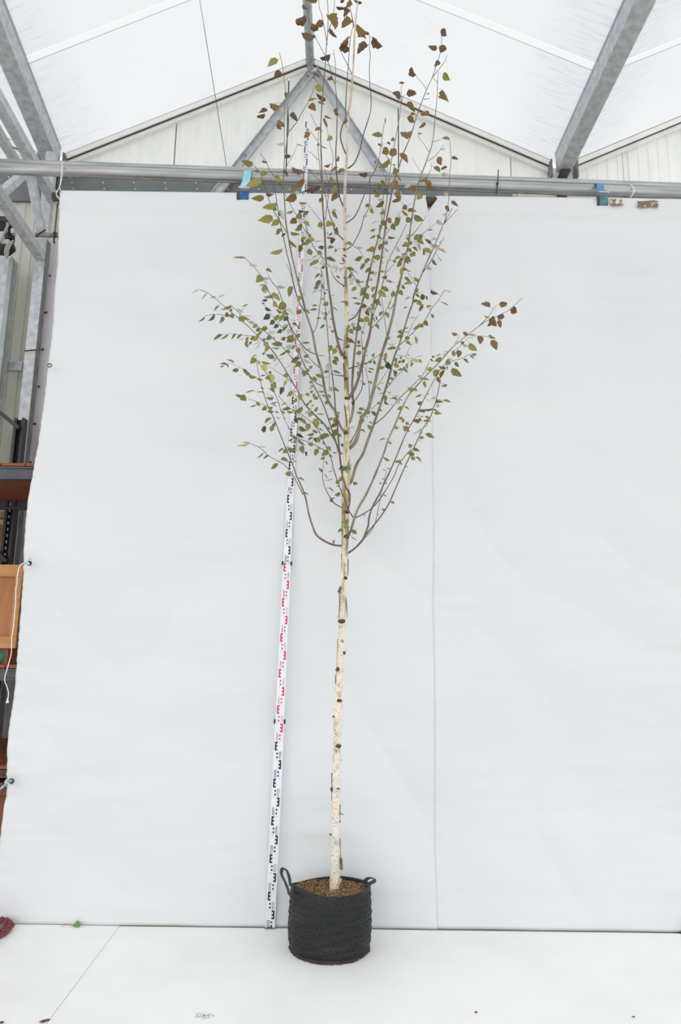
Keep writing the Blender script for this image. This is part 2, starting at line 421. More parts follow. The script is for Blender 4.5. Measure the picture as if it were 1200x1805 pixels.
# eyelets
brass = mat('eyelet_brass', (122,108,92), .5, .5); steel_e = mat('eyelet_steel', (120,116,108), .4, .6)
def ring(px,py,Y,r,mt,parent,dark=None,label=None):
    c_ = at(px,py,Y); q = MB(); pts=[]
    n=20; k=8; vs=[]; fs=[]
    for i in range(n):
        t=2*math.pi*i/n
        for j in range(k):
            s=2*math.pi*j/k; R_=r*(.78+.22*math.cos(s))
            vs.append((c_.x+R_*math.cos(t), c_.y+.10*r*math.sin(s)*2, c_.z+R_*math.sin(t)))
    for i in range(n):
        for j in range(k): fs.append((i*k+j, i*k+(j+1)%k, ((i+1)%n)*k+(j+1)%k, ((i+1)%n)*k+j))
    o=q.add(vs,fs).build('eyelet', mt, parent, smooth=True)
    if dark:
        MB().tube([c_+Vector((0,.003,0)), c_+Vector((0,.005,0))], r*.62, 14).build('eyelet_hole', dark, parent)
    return o
hole_m = mat('eyelet_inside', (88,76,66), .9)
ring(87.5,644,YS-.012,.016,steel_e,s1,mat('eyelet_pale',(226,214,206),.8))
ring(52,993,YS-.016,.016,brass,s1,hole_m); ring(20.5,1377,YS-.016,.0165,brass,s1,mat('eyelet_brown',(96,68,58),.8))
# white hanging cord and teal cord
cp = [(52,993),(46,990.5),(40,993.5),(36,996),(33,1003),(30.5,1015),(30,1028),(28,1038),(27.5,1060),(26,1078),(24,1100),(22,1116),(20.5,1125),(20,1150),(17,1163),(13,1178),(8,1197),(12,1210),(15,1222),(13.5,1234)]
o = MB().tube(smooth_pts([at(x,y,YS-.03) for x,y in cp],3), .0028, 6).build('hanging_string', cord_m, None, smooth=True)
tag(o, 'long white cord hanging from the brown eyelet at the left sheet edge', 'cord')
q = MB().tube([at(13.5,1231,YS-.03), at(13,1239,YS-.03)], [.003,.009], 6).build('frayed_end', cord_m, o)
kn = MB()
kn.tube([at(54,984,YS-.024), at(47,990,YS-.03), at(42,996,YS-.026)], [.004,.006,.004], 6); kn.tube([at(52,996,YS-.026), at(46,991,YS-.032), at(38,995,YS-.028)], [.004,.006,.003], 6)
kn.build('blue_knot', mat('pale_blue_cord',(176,205,222),.8), o, smooth=True, label='pale blue knot')
o = MB().tube(smooth_pts([at(x,y,YS-.03) for x,y in [(21,1376),(15,1378),(11,1380),(6,1386),(-4,1394),(-16,1404)]],3), .0055, 7).build('teal_string', mat('teal_cord',(120,168,164),.8,0,(170,205,200),60), None, smooth=True)
tag(o, 'short teal cord tied through the lowest eyelet of the left sheet', 'cord')
MB().tube([at(14,1372,YS-.035), at(11,1378,YS-.045), at(12,1386,YS-.035)], [.006,.011,.006], 8).build('knot', MATS['teal_cord'], o, smooth=True)
# blue ratchet straps
def strap(px, py0, pym, py1, w_px, label, c1, c2, bx):
    pt = at(px,py0,4.16-.04); pb = at(px+bx,py1,YS-.01)
    w = w_px*mpp(pt)
    z0 = at(px,py0,4.12).z
    t = thing('hanging_strap', (pt.x,4.12,pb.z), label, 'strap', 'blue straps holding the roller')
    m1 = mat('strap_'+c1[0], c1[1], .7, 0, c1[2], 30); m2 = mat('strap_'+c2[0], c2[1], .6, 0, c2[2], 30)
    top = at(px,py0,4.10)
    pts = [(pt.x,4.20,top.z+.0),(pt.x,4.155,top.z+.022),(pt.x,4.11,top.z+.006),(pt.x,4.098,top.z-.03)]
    mid = at(px+bx*.6,pym,4.06); pts += [(mid.x,4.07,mid.z+.02),(pb.x,YS-.006,top_z(pb.x)+.035),(pb.x,YS-.014,top_z(pb.x)+.005)]
    MB().ribbon(smooth_pts(pts,3), (w,0,0), .003).build('webbing', m1, t)
    # loop round the roller
    rz = top_z(pb.x)-.037; lp = []
    for k in range(17):
        th = math.radians(80-k*20); lp.append((pb.x, YS+.038-.047*math.cos(th-0), rz+.047*math.sin(th)))
    MB().ribbon(lp, (w*1.25,0,0), .006).build('buckle_loop', m2, t)
    MB().ribbon([(x-w*.75,y,z) for x,y,z in lp[2:8]], (w*.35,0,0), .008).build('loop_edge', mat('loop_dark',(70,64,52),.7), t)  # dark brown strip along the left edge of the loop
    q = MB(); q.tube([(pb.x-w*.7,YS-.02,rz+.050),(pb.x+w*.8,YS-.02,rz+.048)], .006, 8); q.build('buckle_pin', galv, t, smooth=True)
strap(437,301,322,334,13,'light blue strap with dark blue loop, left of the tree crown',('sky',(128,200,222),(168,220,236)),('navy',(52,106,160),(34,70,118)),-7)
strap(1055,323,338,349,12,'mid blue strap with teal loop at the right end',('mid',(78,128,186),(96,146,196)),('teal',(66,108,118),(96,140,142)),9)
# string loop on left, black tie, white tie
q = MB(); Yp = 4.115
q.tube(smooth_pts([at(110,285,4.16),at(109,292,Yp),at(108,303,Yp),at(107,318,4.10),at(104.5,331,4.06),at(101,336,4.03),at(99,342,4.02),at(102,349,4.04)],3), .0028, 6)
q.tube(smooth_pts([at(112,292,Yp),at(109.5,300,Yp),at(110,309,4.10),at(106.5,325,4.06),at(105,332,4.05),at(110,337,4.04),at(113,337,4.045)],3), .0022, 6)
q.tube(smooth_pts([at(101,345,4.02),at(105,352,4.03),at(108,360,4.035),at(109,367,4.04)],3), .0018, 6)
o = q.build('white_string', cord_m, None, smooth=True); tag(o, 'white string tying the roller end to the pipe at far left', 'string')
q = MB(); q.tube(smooth_pts([at(878,299,4.13),at(877.5,312,Yp),at(877,322,Yp),at(876,332,Yp),at(874,342,4.12)],3), .0035, 6); q.tube([at(874.5,324,Yp),at(878.5,322,Yp)], .005, 6)
tag(q.build('cable_tie', black_m, None, smooth=True), 'black cable tie round the thick pipe, right of the crown', 'tie')
q = MB().tube(smooth_pts([at(1112,325,4.15),at(1115,331,4.12),at(1117,337,4.115),at(1114,344,4.115),at(1110,349,4.13)],3), .0035, 6)
tag(q.build('white_tie', cord_m, None, smooth=True), 'white tie round the pipe at the right, past the blue strap', 'tie')

# ---------------- steel post, truss bars, rail at left ----------------
YP = 5.52
pc = at(57.5,580,YP)
post = thing('steel_post', (pc.x,YP,0), 'grey galvanised steel post standing behind the left sheet edge', 'post')
pr = [(-.045,-.03),(.045,-.03),(.045,.03),(.033,.03),(.033,-.018),(-.033,-.018),(-.033,.03),(-.045,.03)]
MB().beam((pc.x,YP+.03,-.014),(pc.x,YP+.03,GZ-.2), .09, .06, up=(0,1,0), prof=pr).build('post_channel', galv, post)
MB().box((pc.x+.0455,YP+.001,0),(pc.x+.050,YP+.075,5.0)).build('post_flange', galv_dk, post)
def bar(p0,p1,w,h,label,name='truss_bar',mt=galv,ext=0):
    A = at(*p0); B = at(*p1); d = B-A
    o = MB().beam(A, B+d*ext, w, h, up=(0,0,1)).build(name, mt, None, bevel=.006)
    return tag(o, label, 'bar', 'truss bars at the upper left')
bar((72,453,5.44),(0,346,4.55),.075,.085,'thick grey diagonal box bar running up left from the steel post',ext=.6)
bar((95,352,5.50),(0,182,4.45),.085,.09,'upper grey box bar rising from behind the pipe to the left edge',ext=.5)
bar((74,411,5.40),(50,290,5.05),.065,.06,'steep grey bar between the post and the pipe',ext=.15)
bar((5,339,4.70),(50,299,5.02),.06,.06,'short bright bar slanting up right between the truss bars')
bar((36,300,5.6),(-6,228,5.0),.07,.07,'narrow grey bar at the far left edge above the pipe',ext=.4)
bar((0,646,YG-.14),(41,647,YG-.14),.06,.085,'horizontal grey wall rail left of the steel post','wall_bar',galv,0)
A = at(63,414,5.38); B = at(107,415,5.38)
o = MB().tube([A,B],.021,14).build('stub_tube', mat('tube_tan',(158,154,138),.6,.2,(120,116,104),12), None, smooth=True); tag(o,'short tan tube held across the post by black ties','tube')
MB().tube(smooth_pts([at(63,418,5.35),at(68,413,5.34),at(74,409,5.34),at(80,405,5.36)],3),.006,6).build('black_tie', black_m, o, smooth=True)
MB().tube([at(95,409,5.34),at(95.5,419,5.34),at(95,425,5.36)],.006,6).build('black_tie', black_m, o, smooth=True)
MB().tube([at(99,409,5.345),at(97,419,5.34)],.005,6).build('black_tie', black_m, o, smooth=True)
# side curtain with eyelets
sx1 = at(72.5,620,5.66).x; sx0 = at(90,560,5.66).x
vs=[]; fs=[]; nn=60
for j in range(nn+1):
    z = .02+(at(95,424,5.66).z-.02)*j/nn
    for i in range(6):
        x = at(71.5,600,5.66).x + (at(150,600,5.66).x-at(74.5,600,5.66).x)*i/5
        vs.append((x, 5.66+.004*math.sin(z*9+i), z))
for j in range(nn):
    for i in range(5): fs.append((j*6+i,j*6+i+1,j*6+7+i,j*6+6+i))
sc = MB().add(vs,fs).build('side_curtain', strip_m, None, smooth=True); tag(sc,'pale narrow curtain strip with eyelets beside the steel post','curtain')
sc.modifiers.new('t','SOLIDIFY').thickness = .002
for (x,y) in ((95.5,427),(87.5,486),(81.5,551),(75,616),(68.5,681.5),(61.5,747),(53.5,815),(46,880)):
    ring(x,y,5.645,.012,steel_e,sc,hole_m)
for (y,xa,xb) in ((617,43,75),(747.5,55,61.5),(551,76.5,81.5)):
    tag(MB().tube([at(xa,y+1.5,YP-.02 if y==617 else 5.62),at((xa+xb)/2,y,YP-.035 if y==617 else 5.62),at(xb,y-1,5.635)],.006,6).build('zip_tie',black_m,None),
        {617:'long black zip tie round the post, lacing the curtain strip',747.5:'lowest black zip tie on the curtain strip, above the rack',551:'short black zip tie on the curtain strip, highest of three'}[y],'tie')
# drive motor with cables, conduit
mz = at(14,420,5.30)
mo = thing('drive_motor',(mz.x,5.30,mz.z-.3),'black cylindrical drive motor with looped grey cables at the left edge','motor')
def pbox(q,x0,y0,x1,y1,Y,dp):
    a_=at(x0,y0,Y); b_=at(x1,y1,Y); q.box((a_.x,Y,b_.z),(b_.x,Y+dp,a_.z)); return q
a_=at(-30,387,5.3); b_=at(19,387,5.3)
MB().box((a_.x,5.28,a_.z-.02),(b_.x,5.44,a_.z+.022)).build('motor_bracket',rack_dk,mo)
MB().tube([at(17,405,5.37),at(17,425,5.37)],.042,16).build('motor_body',black_m,mo,smooth=True,bevel=.004)
MB().tube([at(-4,440,5.37),at(10,436,5.37),at(23,433,5.37)],[.05,.075,.05],16).build('gear_housing',black_m,mo,smooth=True)
pbox(MB(),2,421,15,429,5.29,.05).build('terminal_box',mat('box_grey',(190,192,190),.5),mo,bevel=.004)
pbox(MB(),8,402,11,407,5.3,.05).build('cap',MATS['box_grey'],mo); pbox(MB(),19,402,24,410,5.3,.05).build('cap',MATS['box_grey'],mo)
q=MB(); cg=mat('cable_grey',(158,164,160),.6)
q.tube(smooth_pts([at(14,394,5.30),at(11,404,5.27),at(5,415,5.26),at(1,427,5.27)],4),.010,8)
for k in range(3):
    q.tube(smooth_pts([at(24-k,424+k,5.28),at(14+k*2.5,430+k,5.25),at(9+k*3,440,5.24),at(9+k*2.5,449,5.25),at(12,455,5.27)],4),.007,8)
q.build('cable',cg,mo,smooth=True)
MB().tube([at(14,392,5.31),at(14,398,5.31)],.014,10).build('cable_gland',MATS['box_grey'],mo,smooth=True)
xc=at(11,560,5.55)
o=MB().box((xc.x-.022,5.52,0),(xc.x+.022,5.56,at(13,458,5.55).z)).build('conduit',mat('conduit_grey',(168,176,174),.55,.1,(150,158,156),6),None,bevel=.006); tag(o,'pale grey square conduit standing below the drive motor','conduit')
o=MB().box((xc.x-.20,5.58,0),(xc.x-.03,5.72,at(0,452,5.6).z)).build('wall_column',galv,None,bevel=.006); tag(o,'blue-grey steel column at the left edge beside the conduit','column')

# ---------------- pallet rack with crates ----------------
YR = 4.27; YR2 = 5.32
def zr(py,Y,px=30): return at(px,py,Y).z
xr0 = -4.2; xr1 = -1.40
rk = thing('pallet_rack',(-2.3,4.8,0),'dark grey pallet rack with wooden shelves behind the left sheet edge','rack')
ux = at(33,760,YR2).x
def upright(x,Y,top):
    q=MB(); pr=[(-.04,-.035),(.04,-.035),(.04,.03),(.02,.03),(.02,.012),(.032,.012),(.032,-.025),(-.032,-.025),(-.032,.012),(-.02,.012),(-.02,.03),(-.04,.03)]
    q.beam((x,Y,-.014),(x,Y,top),.08,.065,up=(0,1,0),prof=[(a,-b) for a,b in pr]); return q.build('upright',rack_dk,rk)
upright(ux,YR2+.02,at(33,737,YR2).z); upright(-1.46,YR2+.02,3.0); upright(-1.46,YR+.1,3.0)
upright(ux-1.9,YR2+.02,3.0)
q=MB()
for z in [i*.05+.3 for i in range(46)]:
    q.box((ux-.006,YR2-.016,z),(ux+.006,YR2-.0135,z+.022))
q.build('slot',mat('slot_grey',(150,152,150),.6),rk,kind='stuff')
MB().beam(at(-14,716,YR2-.03),at(34,755,YR2-.03),.03,.03).build('diagonal_brace',rack_dk,rk)
MB().beam(at(-14,965,YR2-.03),at(12,990,YR2-.03),.03,.03).build('diagonal_brace',rack_dk,rk)
levels=[(zr(823,YR),zr(845,YR),rack_m),(zr(1179,YR),zr(1200,YR),rack_m),(zr(1357,YR),zr(1371,YR),mat('beam_brown',(104,64,48),.6,0,(84,50,38),6))]
for (zt,zb,bmx) in levels:
    for Y in (YR,YR2):
        h=zt-zb; s=1 if Y==YR else -1
        pr=[(-h/2,-.022),(h/2,-.022),(h/2,.022),(h/2-.012,.022),(h/2-.012,-.010),(-h/2+.014,-.010),(-h/2+.014,.022),(-h/2,.022)]
        q=MB(); q.box((xr0,Y,zb),(xr1,Y+.05,zt))
        q.box((xr0,Y-.012,zt-.012),(xr1,Y,zt)); q.box((xr0,Y-.012,zb),(xr1,Y,zb+.014))
        q.build('shelf_beam',bmx,rk,bevel=.003)
    # long boards under, short boards over
    for k in range(3):
        y=YR+.06+k*.33; MB().box((xr0,y,zt-.02),(xr1,y+.318,zt+.004)).build('shelf_board',wood_m,rk,bevel=.003)
    x=xr0; k=0
    edges=[at(2.5,820,YR).x, at(46,820,YR).x]; xs=[xr0,xr0+.4,xr0+.8,xr0+1.2,edges[0],edges[1],edges[1]+.2,xr1]
    xs=sorted(set(xs))
    for a_,b_ in zip(xs[:-1],xs[1:]):
        MB().box((a_+.003,YR-.008,zt+.004),(b_-.003,YR2+.05,zt+.024)).build('deck_board',wood_m,rk,bevel=.002)
# crate on middle shelf
zt2=levels[1][0]+.024
cx1=at(40,1000,YR).x; cx0=cx1-1.15; cz1=zr(995,YR); cz0=zr(1143,YR)
cr=thing('wooden_crate',((cx0+cx1)/2,YR+.3,zt2),'orange brown plywood crate with pale battens on the middle rack shelf','crate')
MB().box((cx0,YR+.035,cz0+.01),(cx1-.01,YR+.85,cz1-.01)).build('crate_panel',ply_m,cr)
tr_=zr(995,YR)-zr(1016,YR); br_=zr(1122,YR)-zr(1143,YR)
MB().box((cx0,YR+.01,cz1-tr_),(cx1,YR+.04,cz1)).build('batten',lath_m,cr,bevel=.003)
MB().box((cx0,YR+.01,cz0),(cx1,YR+.04,cz0+br_)).build('batten',lath_m,cr,bevel=.003)
MB().box((cx1-.045,YR+.008,cz0+br_+.001),(cx1,YR+.036,cz1-tr_-.001)).build('batten',lath_m,cr,bevel=.003)
for xx in (cx0+.05,cx1-.14): MB().box((xx,YR+.06,zt2),(xx+.075,YR+.8,cz0+.01)).build('crate_foot',ply_m,cr,bevel=.003)
o=MB().tube([(at(-6,1155,YR+.05).x,YR+.02,zt2+.045),(at(-6,1155,YR+.05).x,YR+.4,zt2+.045)],.042,16).build('teal_roll',mat('teal_plastic',(60,172,168),.5),None,smooth=True); tag(o,'teal roll under the crate at the left edge','roll')
# timber behind
o=MB().box((at(-40,910,5.5).x,5.45,zr(914,5.5,0)),(at(9,910,5.5).x,5.55,zr(903,5.5,0))).build('timber_beam',lath_m,None,bevel=.004); tag(o,'pale timber beam end behind the rack, under the top shelf','timber')
o=MB().beam(at(4,925,5.6),at(-6,985,5.6),.07,.04,up=(0,1,0)).build('timber_plank',ply_m,None,bevel=.004); tag(o,'leaning brown plank at the left edge above the crate','plank')
# lower box
o=thing('wooden_box',(at(0,1440,YR).x-.4,YR+.3,0),'dark brown wooden box on the floor under the lowest rack shelf','box')
bx1=at(11,1440,YR+.02).x+.02; lb=mat('box_brown',(140,82,50),.7,0,(112,62,38),4,stretch=(4,4,1))
z3=levels[2][1]-.03
MB().box((bx1-1.1,YR+.03,.0),(bx1-.004,YR+.8,z3-.004)).build('box_side',lb,o,bevel=.003)
MB().box((bx1-1.1,YR+.0,z3-.07),(bx1,YR+.03,z3)).build('rim_board',lb,o,bevel=.003)
MB().box((bx1-1.1,YR+.0,0),(bx1,YR+.03,.08)).build('rim_board',lb,o,bevel=.003)
# dark board added behind the rack, its colour stands in for shade
o=MB().box((at(20,1250,5.0).x-.10,5.42,-.0),(at(34,1250,5.4).x+.05,5.46,zr(905,5.42))).build('shade_board',mat('shade_board',(58,52,46),.8,0,(44,40,36),3),None); tag(o,'added dark board standing in for shade behind the pallet rack','board')

# ---------------- small floor things ----------------
p=on_z(0,1641,0)
rug=thing('door_mat',(p.x-.1,p.y,0),'red brown fringed mat corner at the lower left edge','mat')
mm=MB(); rr=random.Random(2)
cxm=on_z(17,1640,0)
out=[]; 
poly=[on_z(-60,1628,0),on_z(0,1632,0),on_z(10,1634,0),on_z(16,1638,0),on_z(14,1644,0),on_z(6,1650,0),on_z(-2,1656,0),on_z(-60,1690,0)]
k=len(poly)
MB().add([(v.x,v.y,.002) for v in poly]+[(v.x,v.y,.018) for v in poly],[tuple(range(k-1,-1,-1)),tuple(range(k,2*k))]+[(i,(i+1)%k,k+(i+1)%k,k+i) for i in range(k)]).build('mat_base',mat('mat_grey',(150,132,136),.9,0,(128,90,92),60),rug)
for i in range(k-1):
    for s in range(26):
        v=poly[i].lerp(poly[i+1],s/26)
        mm.tube([(v.x,v.y,.016),(v.x+rr.uniform(-.012,.012),v.y+rr.uniform(-.012,.012),rr.uniform(.03,.04)),(v.x+rr.uniform(-.02,.02),v.y+rr.uniform(-.02,.02),rr.uniform(.006,.02))],.006,5)
mm.build('fringe',mat('fringe_red',(142,84,86),.9,0,(108,60,62),80,contrast=(.4,.6)),rug,kind='stuff')
p=on_z(1196,1641,0)
o=MB().add([(on_z(x,y,0).x,on_z(x,y,0).y,z) for z in (.001,.008) for x,y in ((1188,1637),(1260,1638),(1260,1662),(1215,1656))],[(3,2,1,0),(4,5,6,7),(0,1,5,4),(1,2,6,5),(2,3,7,6),(3,0,4,7)]).build('dark_mat',mat('dark_mat',(92,94,98),.8),None); tag(o,'dark grey mat corner at the lower right edge','mat')
# chips of debris
for (x,y,sz,l) in ((76,1801,.016,'brown chip of leaf at the bottom of the floor seam'),(84,1798.5,.010,'tiny pale twig bit at the bottom of the floor seam'),(3,1803,.012,'dark chip at the bottom left corner'),(839,1785,.007,'tiny dark crumb on the right floor board'),(1116,1793,.007,'tiny crumb at the lower right of the floor')):
    c_=on_z(x,y,0); q=MB(); r2=random.Random(int(x)); k=7
    q.add([(c_.x+sz*math.cos(i*6.283/k)*r2.uniform(.6,1.2),c_.y+sz*.8*math.sin(i*6.283/k)*r2.uniform(.6,1.2),.001+r2.uniform(0,.003)) for i in range(k)]+[(c_.x,c_.y,sz*.45)],[(i,(i+1)%k,k) for i in range(k)]+[tuple(range(k))[::-1]])
    tag(q.build('debris_chip',mat('chip_brown',(112,72,50),.8,0,(88,60,44),90),None,smooth=True),l,'debris')
# faint scuffed diamond print on floor
q=MB(); r2=random.Random(5)
for i in range(60):
    u,v=r2.random(),r2.random(); px=335+45*(u+v)/2+r2.uniform(-2,2); py=1791+8*(u-v)+r2.uniform(-.4,.4)
    c_=on_z(px,py,0); L_=r2.uniform(.002,.007); th=r2.choice((.5,-.5,2.3))
    dx_,dy_=math.cos(th)*L_,math.sin(th)*L_
    q.add([(c_.x-dx_,c_.y-dy_,.0006),(c_.x+dx_,c_.y+dy_,.0006),(c_.x+dx_,c_.y+dy_+.0025,.0006),(c_.x-dx_,c_.y-dy_+.0025,.0006)],[(0,1,2,3)])
q.build('floor_scuff',mat('scuff',(190,186,176),.9),fl,kind='stuff')
# ---------------- levelling staff ----------------
obs = [(0,476.0,1636),(1,490,1307),(2,502,993),(3,514,699.5),(4,528.5,442),(5,541.5,213)]
YF = on_z(476,1636.5,0).y; print('YF',YF,'YS',YS)
def sp(h):
    i = min(int(h),4); f = h-i
    px = obs[i][1]*(1-f)+obs[i+1][1]*f
    # rows follow the photographed metre marks, with a smooth curve between
    P=[o[2] for o in obs]; p0=P[max(i-1,0)]; p1=P[i]; p2=P[i+1]; p3=P[min(i+2,5)]
    if i==0: p0=2*p1-p2-15
    if i==4: p3=2*p2-p1-(-22)
    py=.5*((2*p1)+(p2-p0)*f+(2*p0-5*p1+4*p2-p3)*f*f+(3*p1-p0-3*p2+p3)*f**3)
    return px,py
A0 = at(476,1636.5,YF); B0 = at(541.5,213,YF)
dirS = (B0-A0).normalized(); latS = Vector((dirS.z,0,-dirS.x))
def spos(h):
    px,py = sp(h); p = at(px,py,YF)
    return A0+dirS*((p-A0).dot(dirS))
staff = thing('levelling_staff', A0, 'tall telescopic measuring staff with black and red scale leaning on the backdrop', 'measuring staff')
staff_w = mat('staff_white', (232,234,240), .45, 0, (222,225,232), 6)
ink = {'k': mat('ink_black',(34,34,36),.6), 'r': mat('ink_red',(206,52,78),.6)}
secs = [(0,1.11,.0530,0),(1.11,2.0,.0480,.0025),(2.0,3.0,.0430,.005),(3.0,4.0,.0385,.0075),(4.0,5.02,.0330,.010)]
def seg7(d):
    return {'0':'abcdef','1':'bc','2':'abged','3':'abgcd','4':'fgbc','5':'afgcd','6':'afgedc','7':'abc','8':'abcdefg','9':'gfabcd'}[d]
secobj = []
for (h0,h1,wd,back) in secs:
    a_ = spos(h0) if h0>0 else A0; b_ = spos(min(h1,5)); 
    if h1>5: b_ = b_+dirS*.02
    o = MB().beam(a_-dirS*(.05 if h0>0 else 0)+Vector((0,back,0)), b_+Vector((0,back,0)), wd, .016-back, up=(0,-1,0)).build('staff_section', staff_w, staff, bevel=.002)
    secobj.append((h0,h1,wd,back,o))
marks = {}
def quad(key, c, hx0, hx1, s0, s1, yoff):
    # lateral s, along staff h
    p = [spos(hx0)+latS*s0, spos(hx0)+latS*s1, spos(hx1)+latS*s1, spos(hx1)+latS*s0]
    o_ = Vector((0,yoff,0)); e_ = Vector((0,.0012,0))
    marks.setdefault((key,c), MB()).add([x+o_ for x in p]+[x+o_+e_ for x in p], [(0,1,2,3),(7,6,5,4),(0,4,5,1),(1,5,6,2),(2,6,7,3),(3,7,4,0)])
grey='g'
ink['g']=mat('ink_grey',(120,120,124),.6)
for k in range(50):
    h = k*.1; si = next(i for i,s in enumerate(secobj) if h+.02 < s[1] or i==4); wd = secobj[si][2]; back = secobj[si][3]
    yo = back/1.0 - (.016-back)/2 - .0008
    yo = -( (.016-back)/2 ) + back - .0009
    c = 'k' if int(k/10)%2 == 0 else 'r'; W = wd/.053
    odd = k%2
    sg = -1 if odd else 1          # E towards left for odd, mirrored to the right for even
    def X(u): return u*sg*W        # u positive to the E side
    # E block in the upper half of the decimetre
    lo, hi = .0195*W, .0045*W
    def qd(h0,h1,u0,u1,cc=c): 
        a1,a2=sorted((X(u0),X(u1))); quad(si,cc,h+h0,h+h1,a1,a2,yo)
    so = .0195; si_ = .0045
    qd(.052,.100,.0125,.0200)               # spine
    for y0 in (.0905,.0715,.052):
        qd(y0,y0+.0095,.0050,.0125)
    # dots in the lower half
    for y0 in (.0305,.0105):
        qd(y0,y0+.0095,.0050-.0035,.0050+.005)
    if k==0: qd(.0,.0095,-.012,.014)
    # boundary tick on the empty side
    qd(.0995,.1005,-.018,-.004,'g')
    # numerals on the other half, tall and thin
    s = '%02d' % k
    cx = -.0115*sg*W
    for j,ch in enumerate(s):
        x0 = cx+(-.0062 if j==0 else .0010)*W; ww=.0050*W; y0=.006; y1=.046; t=.0012; th=.0016; ym=(y0+y1)/2
        S_={'a':(y1-th,y1,x0,x0+ww),'d':(y0,y0+th,x0,x0+ww),'g':(ym-th/2,ym+th/2,x0,x0+ww),'b':(ym,y1,x0+ww-t,x0+ww),'c':(y0,ym,x0+ww-t,x0+ww),'f':(ym,y1,x0,x0+t),'e':(y0,ym,x0,x0+t)}
        for sgm in seg7(ch):
            v=S_[sgm]; quad(si,c,h+v[0],h+v[1],v[2],v[3],yo)
for (si,c),mb in marks.items():
    mb.build('scale_marking', ink[c], secobj[si][4], label={'k':'black scale print','r':'red scale print','g':'fine grey tick lines'}[c])
for h,wd in ((1.11,.053),(2.0,.048)):
    for sgn in (-1,1):
        c_ = spos(h)+latS*sgn*(wd/2+.002); MB().beam(c_-dirS*.012, c_+dirS*.012, .009, .022, up=(0,-1,0)).build('catch', black_m, staff, bevel=.002)
MB().beam(A0-dirS*.001, A0+dirS*.007, .055, .020, up=(0,-1,0)).build('foot_plate', galv_dk, staff)

# ---------------- potted birch ----------------
YT = 3.80
base = at(588,1566,YT)
tree = thing('potted_birch', (base.x-.03,YT+.02,0), 'slender white-barked young birch tree in a black woven planting bag', 'potted tree')
PX, PY = at(580,1665,YT+.02).x, YT+.02
def bark_material():
    mt = bpy.data.materials.new('birch_bark'); mt.use_nodes = True; nt = mt.node_tree; N = nt.nodes; L = nt.links
    b = N['Principled BSDF']; b.inputs['Roughness'].default_value = .75
    tc = N.new('ShaderNodeTexCoord'); sx = N.new('ShaderNodeSeparateXYZ'); L.new(tc.outputs['Object'], sx.inputs[0])
    mr = N.new('ShaderNodeMapRange'); mr.inputs[1].default_value = 0; mr.inputs[2].default_value = 6.0; L.new(sx.outputs[2], mr.inputs[0])
    rp = N.new('ShaderNodeValToRGB'); L.new(mr.outputs[0], rp.inputs[0]); cr = rp.color_ramp
    st = [(.04,(204,206,186)),(.10,(224,220,213)),(.17,(228,216,206)),(.22,(232,218,202)),(.27,(216,209,192)),(.33,(210,204,186)),(.40,(218,206,176)),(.50,(208,202,170)),(.57,(210,198,172)),(.63,(216,196,174)),(.8,(208,186,168)),(.95,(188,164,150))]
    cr.elements[0].position = st[0][0]; cr.elements[0].color = lin(st[0][1]); cr.elements[1].position = st[-1][0]; cr.elements[1].color = lin(st[-1][1])
    for p_,c_ in st[1:-1]:
        e_ = cr.elements.new(p_); e_.color = lin(c_)
    def nz(scale, det, stretch):
        mp = N.new('ShaderNodeMapping'); mp.inputs['Scale'].default_value = stretch; L.new(tc.outputs['Object'], mp.inputs[0])
        n = N.new('ShaderNodeTexNoise'); n.inputs['Scale'].default_value = scale; n.inputs['Detail'].default_value = det; L.new(mp.outputs[0], n.inputs[0]); return n
    def mix(fac, a, col):
        m_ = N.new('ShaderNodeMix'); m_.data_type = 'RGBA'; L.new(fac, m_.inputs[0]); L.new(a, m_.inputs[6]); m_.inputs[7].default_value = lin(col); return m_.outputs[2]
    def rng(src, a, b_, hi=1):
        r_ = N.new('ShaderNodeMapRange'); r_.inputs[1].default_value = a; r_.inputs[2].default_value = b_; r_.inputs[4].default_value = hi; L.new(src, r_.inputs[0]); return r_.outputs[0]
    c1 = mix(rng(nz(16,4,(1,1,.5)).outputs[0], .50,.72,.8), rp.outputs[0], (240,232,220))
    c2 = mix(rng(nz(30,6,(1,1,.7)).outputs[0], .53,.66,.5), c1, (140,134,104))
    c2 = mix(rng(nz(9,4,(1,1,.6)).outputs[0], .55,.66,.55), c2, (236,204,172))
    # greener, rougher bark in the upper-middle
    g = N.new('ShaderNodeMath'); g.operation = 'MULTIPLY'
    gg = N.new('ShaderNodeValToRGB'); L.new(mr.outputs[0], gg.inputs[0])
    gg.color_ramp.elements[0].position = .27; gg.color_ramp.elements[0].color = (0,0,0,1); gg.color_ramp.elements[1].position = .34; gg.color_ramp.elements[1].color = (1,1,1,1)
    e_ = gg.color_ramp.elements.new(.60); e_.color = (1,1,1,1); e_ = gg.color_ramp.elements.new(.66); e_.color = (0,0,0,1)
    L.new(gg.outputs[0], g.inputs[0]); L.new(rng(nz(24,5,(1.3,1.3,.3)).outputs[0], .47,.58,.9), g.inputs[1])
    c3 = mix(g.outputs[0], c2, (132,112,62))
    c4 = mix(rng(nz(75,3,(1,1,2.5)).outputs[0], .61,.67,.85), c3, (88,74,50))
    L.new(c4, b.inputs['Base Color'])
    bp = N.new('ShaderNodeBump'); bp.inputs['Strength'].default_value = .5; bp.inputs['Distance'].default_value = .004
    L.new(nz(60,5,(1,1,.5)).outputs[0], bp.inputs['Height']); L.new(bp.outputs[0], b.inputs['Normal'])
    return mt
bark = bark_material()
br_m = mat('branch_bark', (128,108,100), .7, 0, (98,82,74), 30, .3, 90, stretch=(1,1,.4))
br_ol = mat('branch_bark_olive', (148,138,116), .7, 0, (108,94,78), 24, .3, 90, stretch=(1,1,.4))
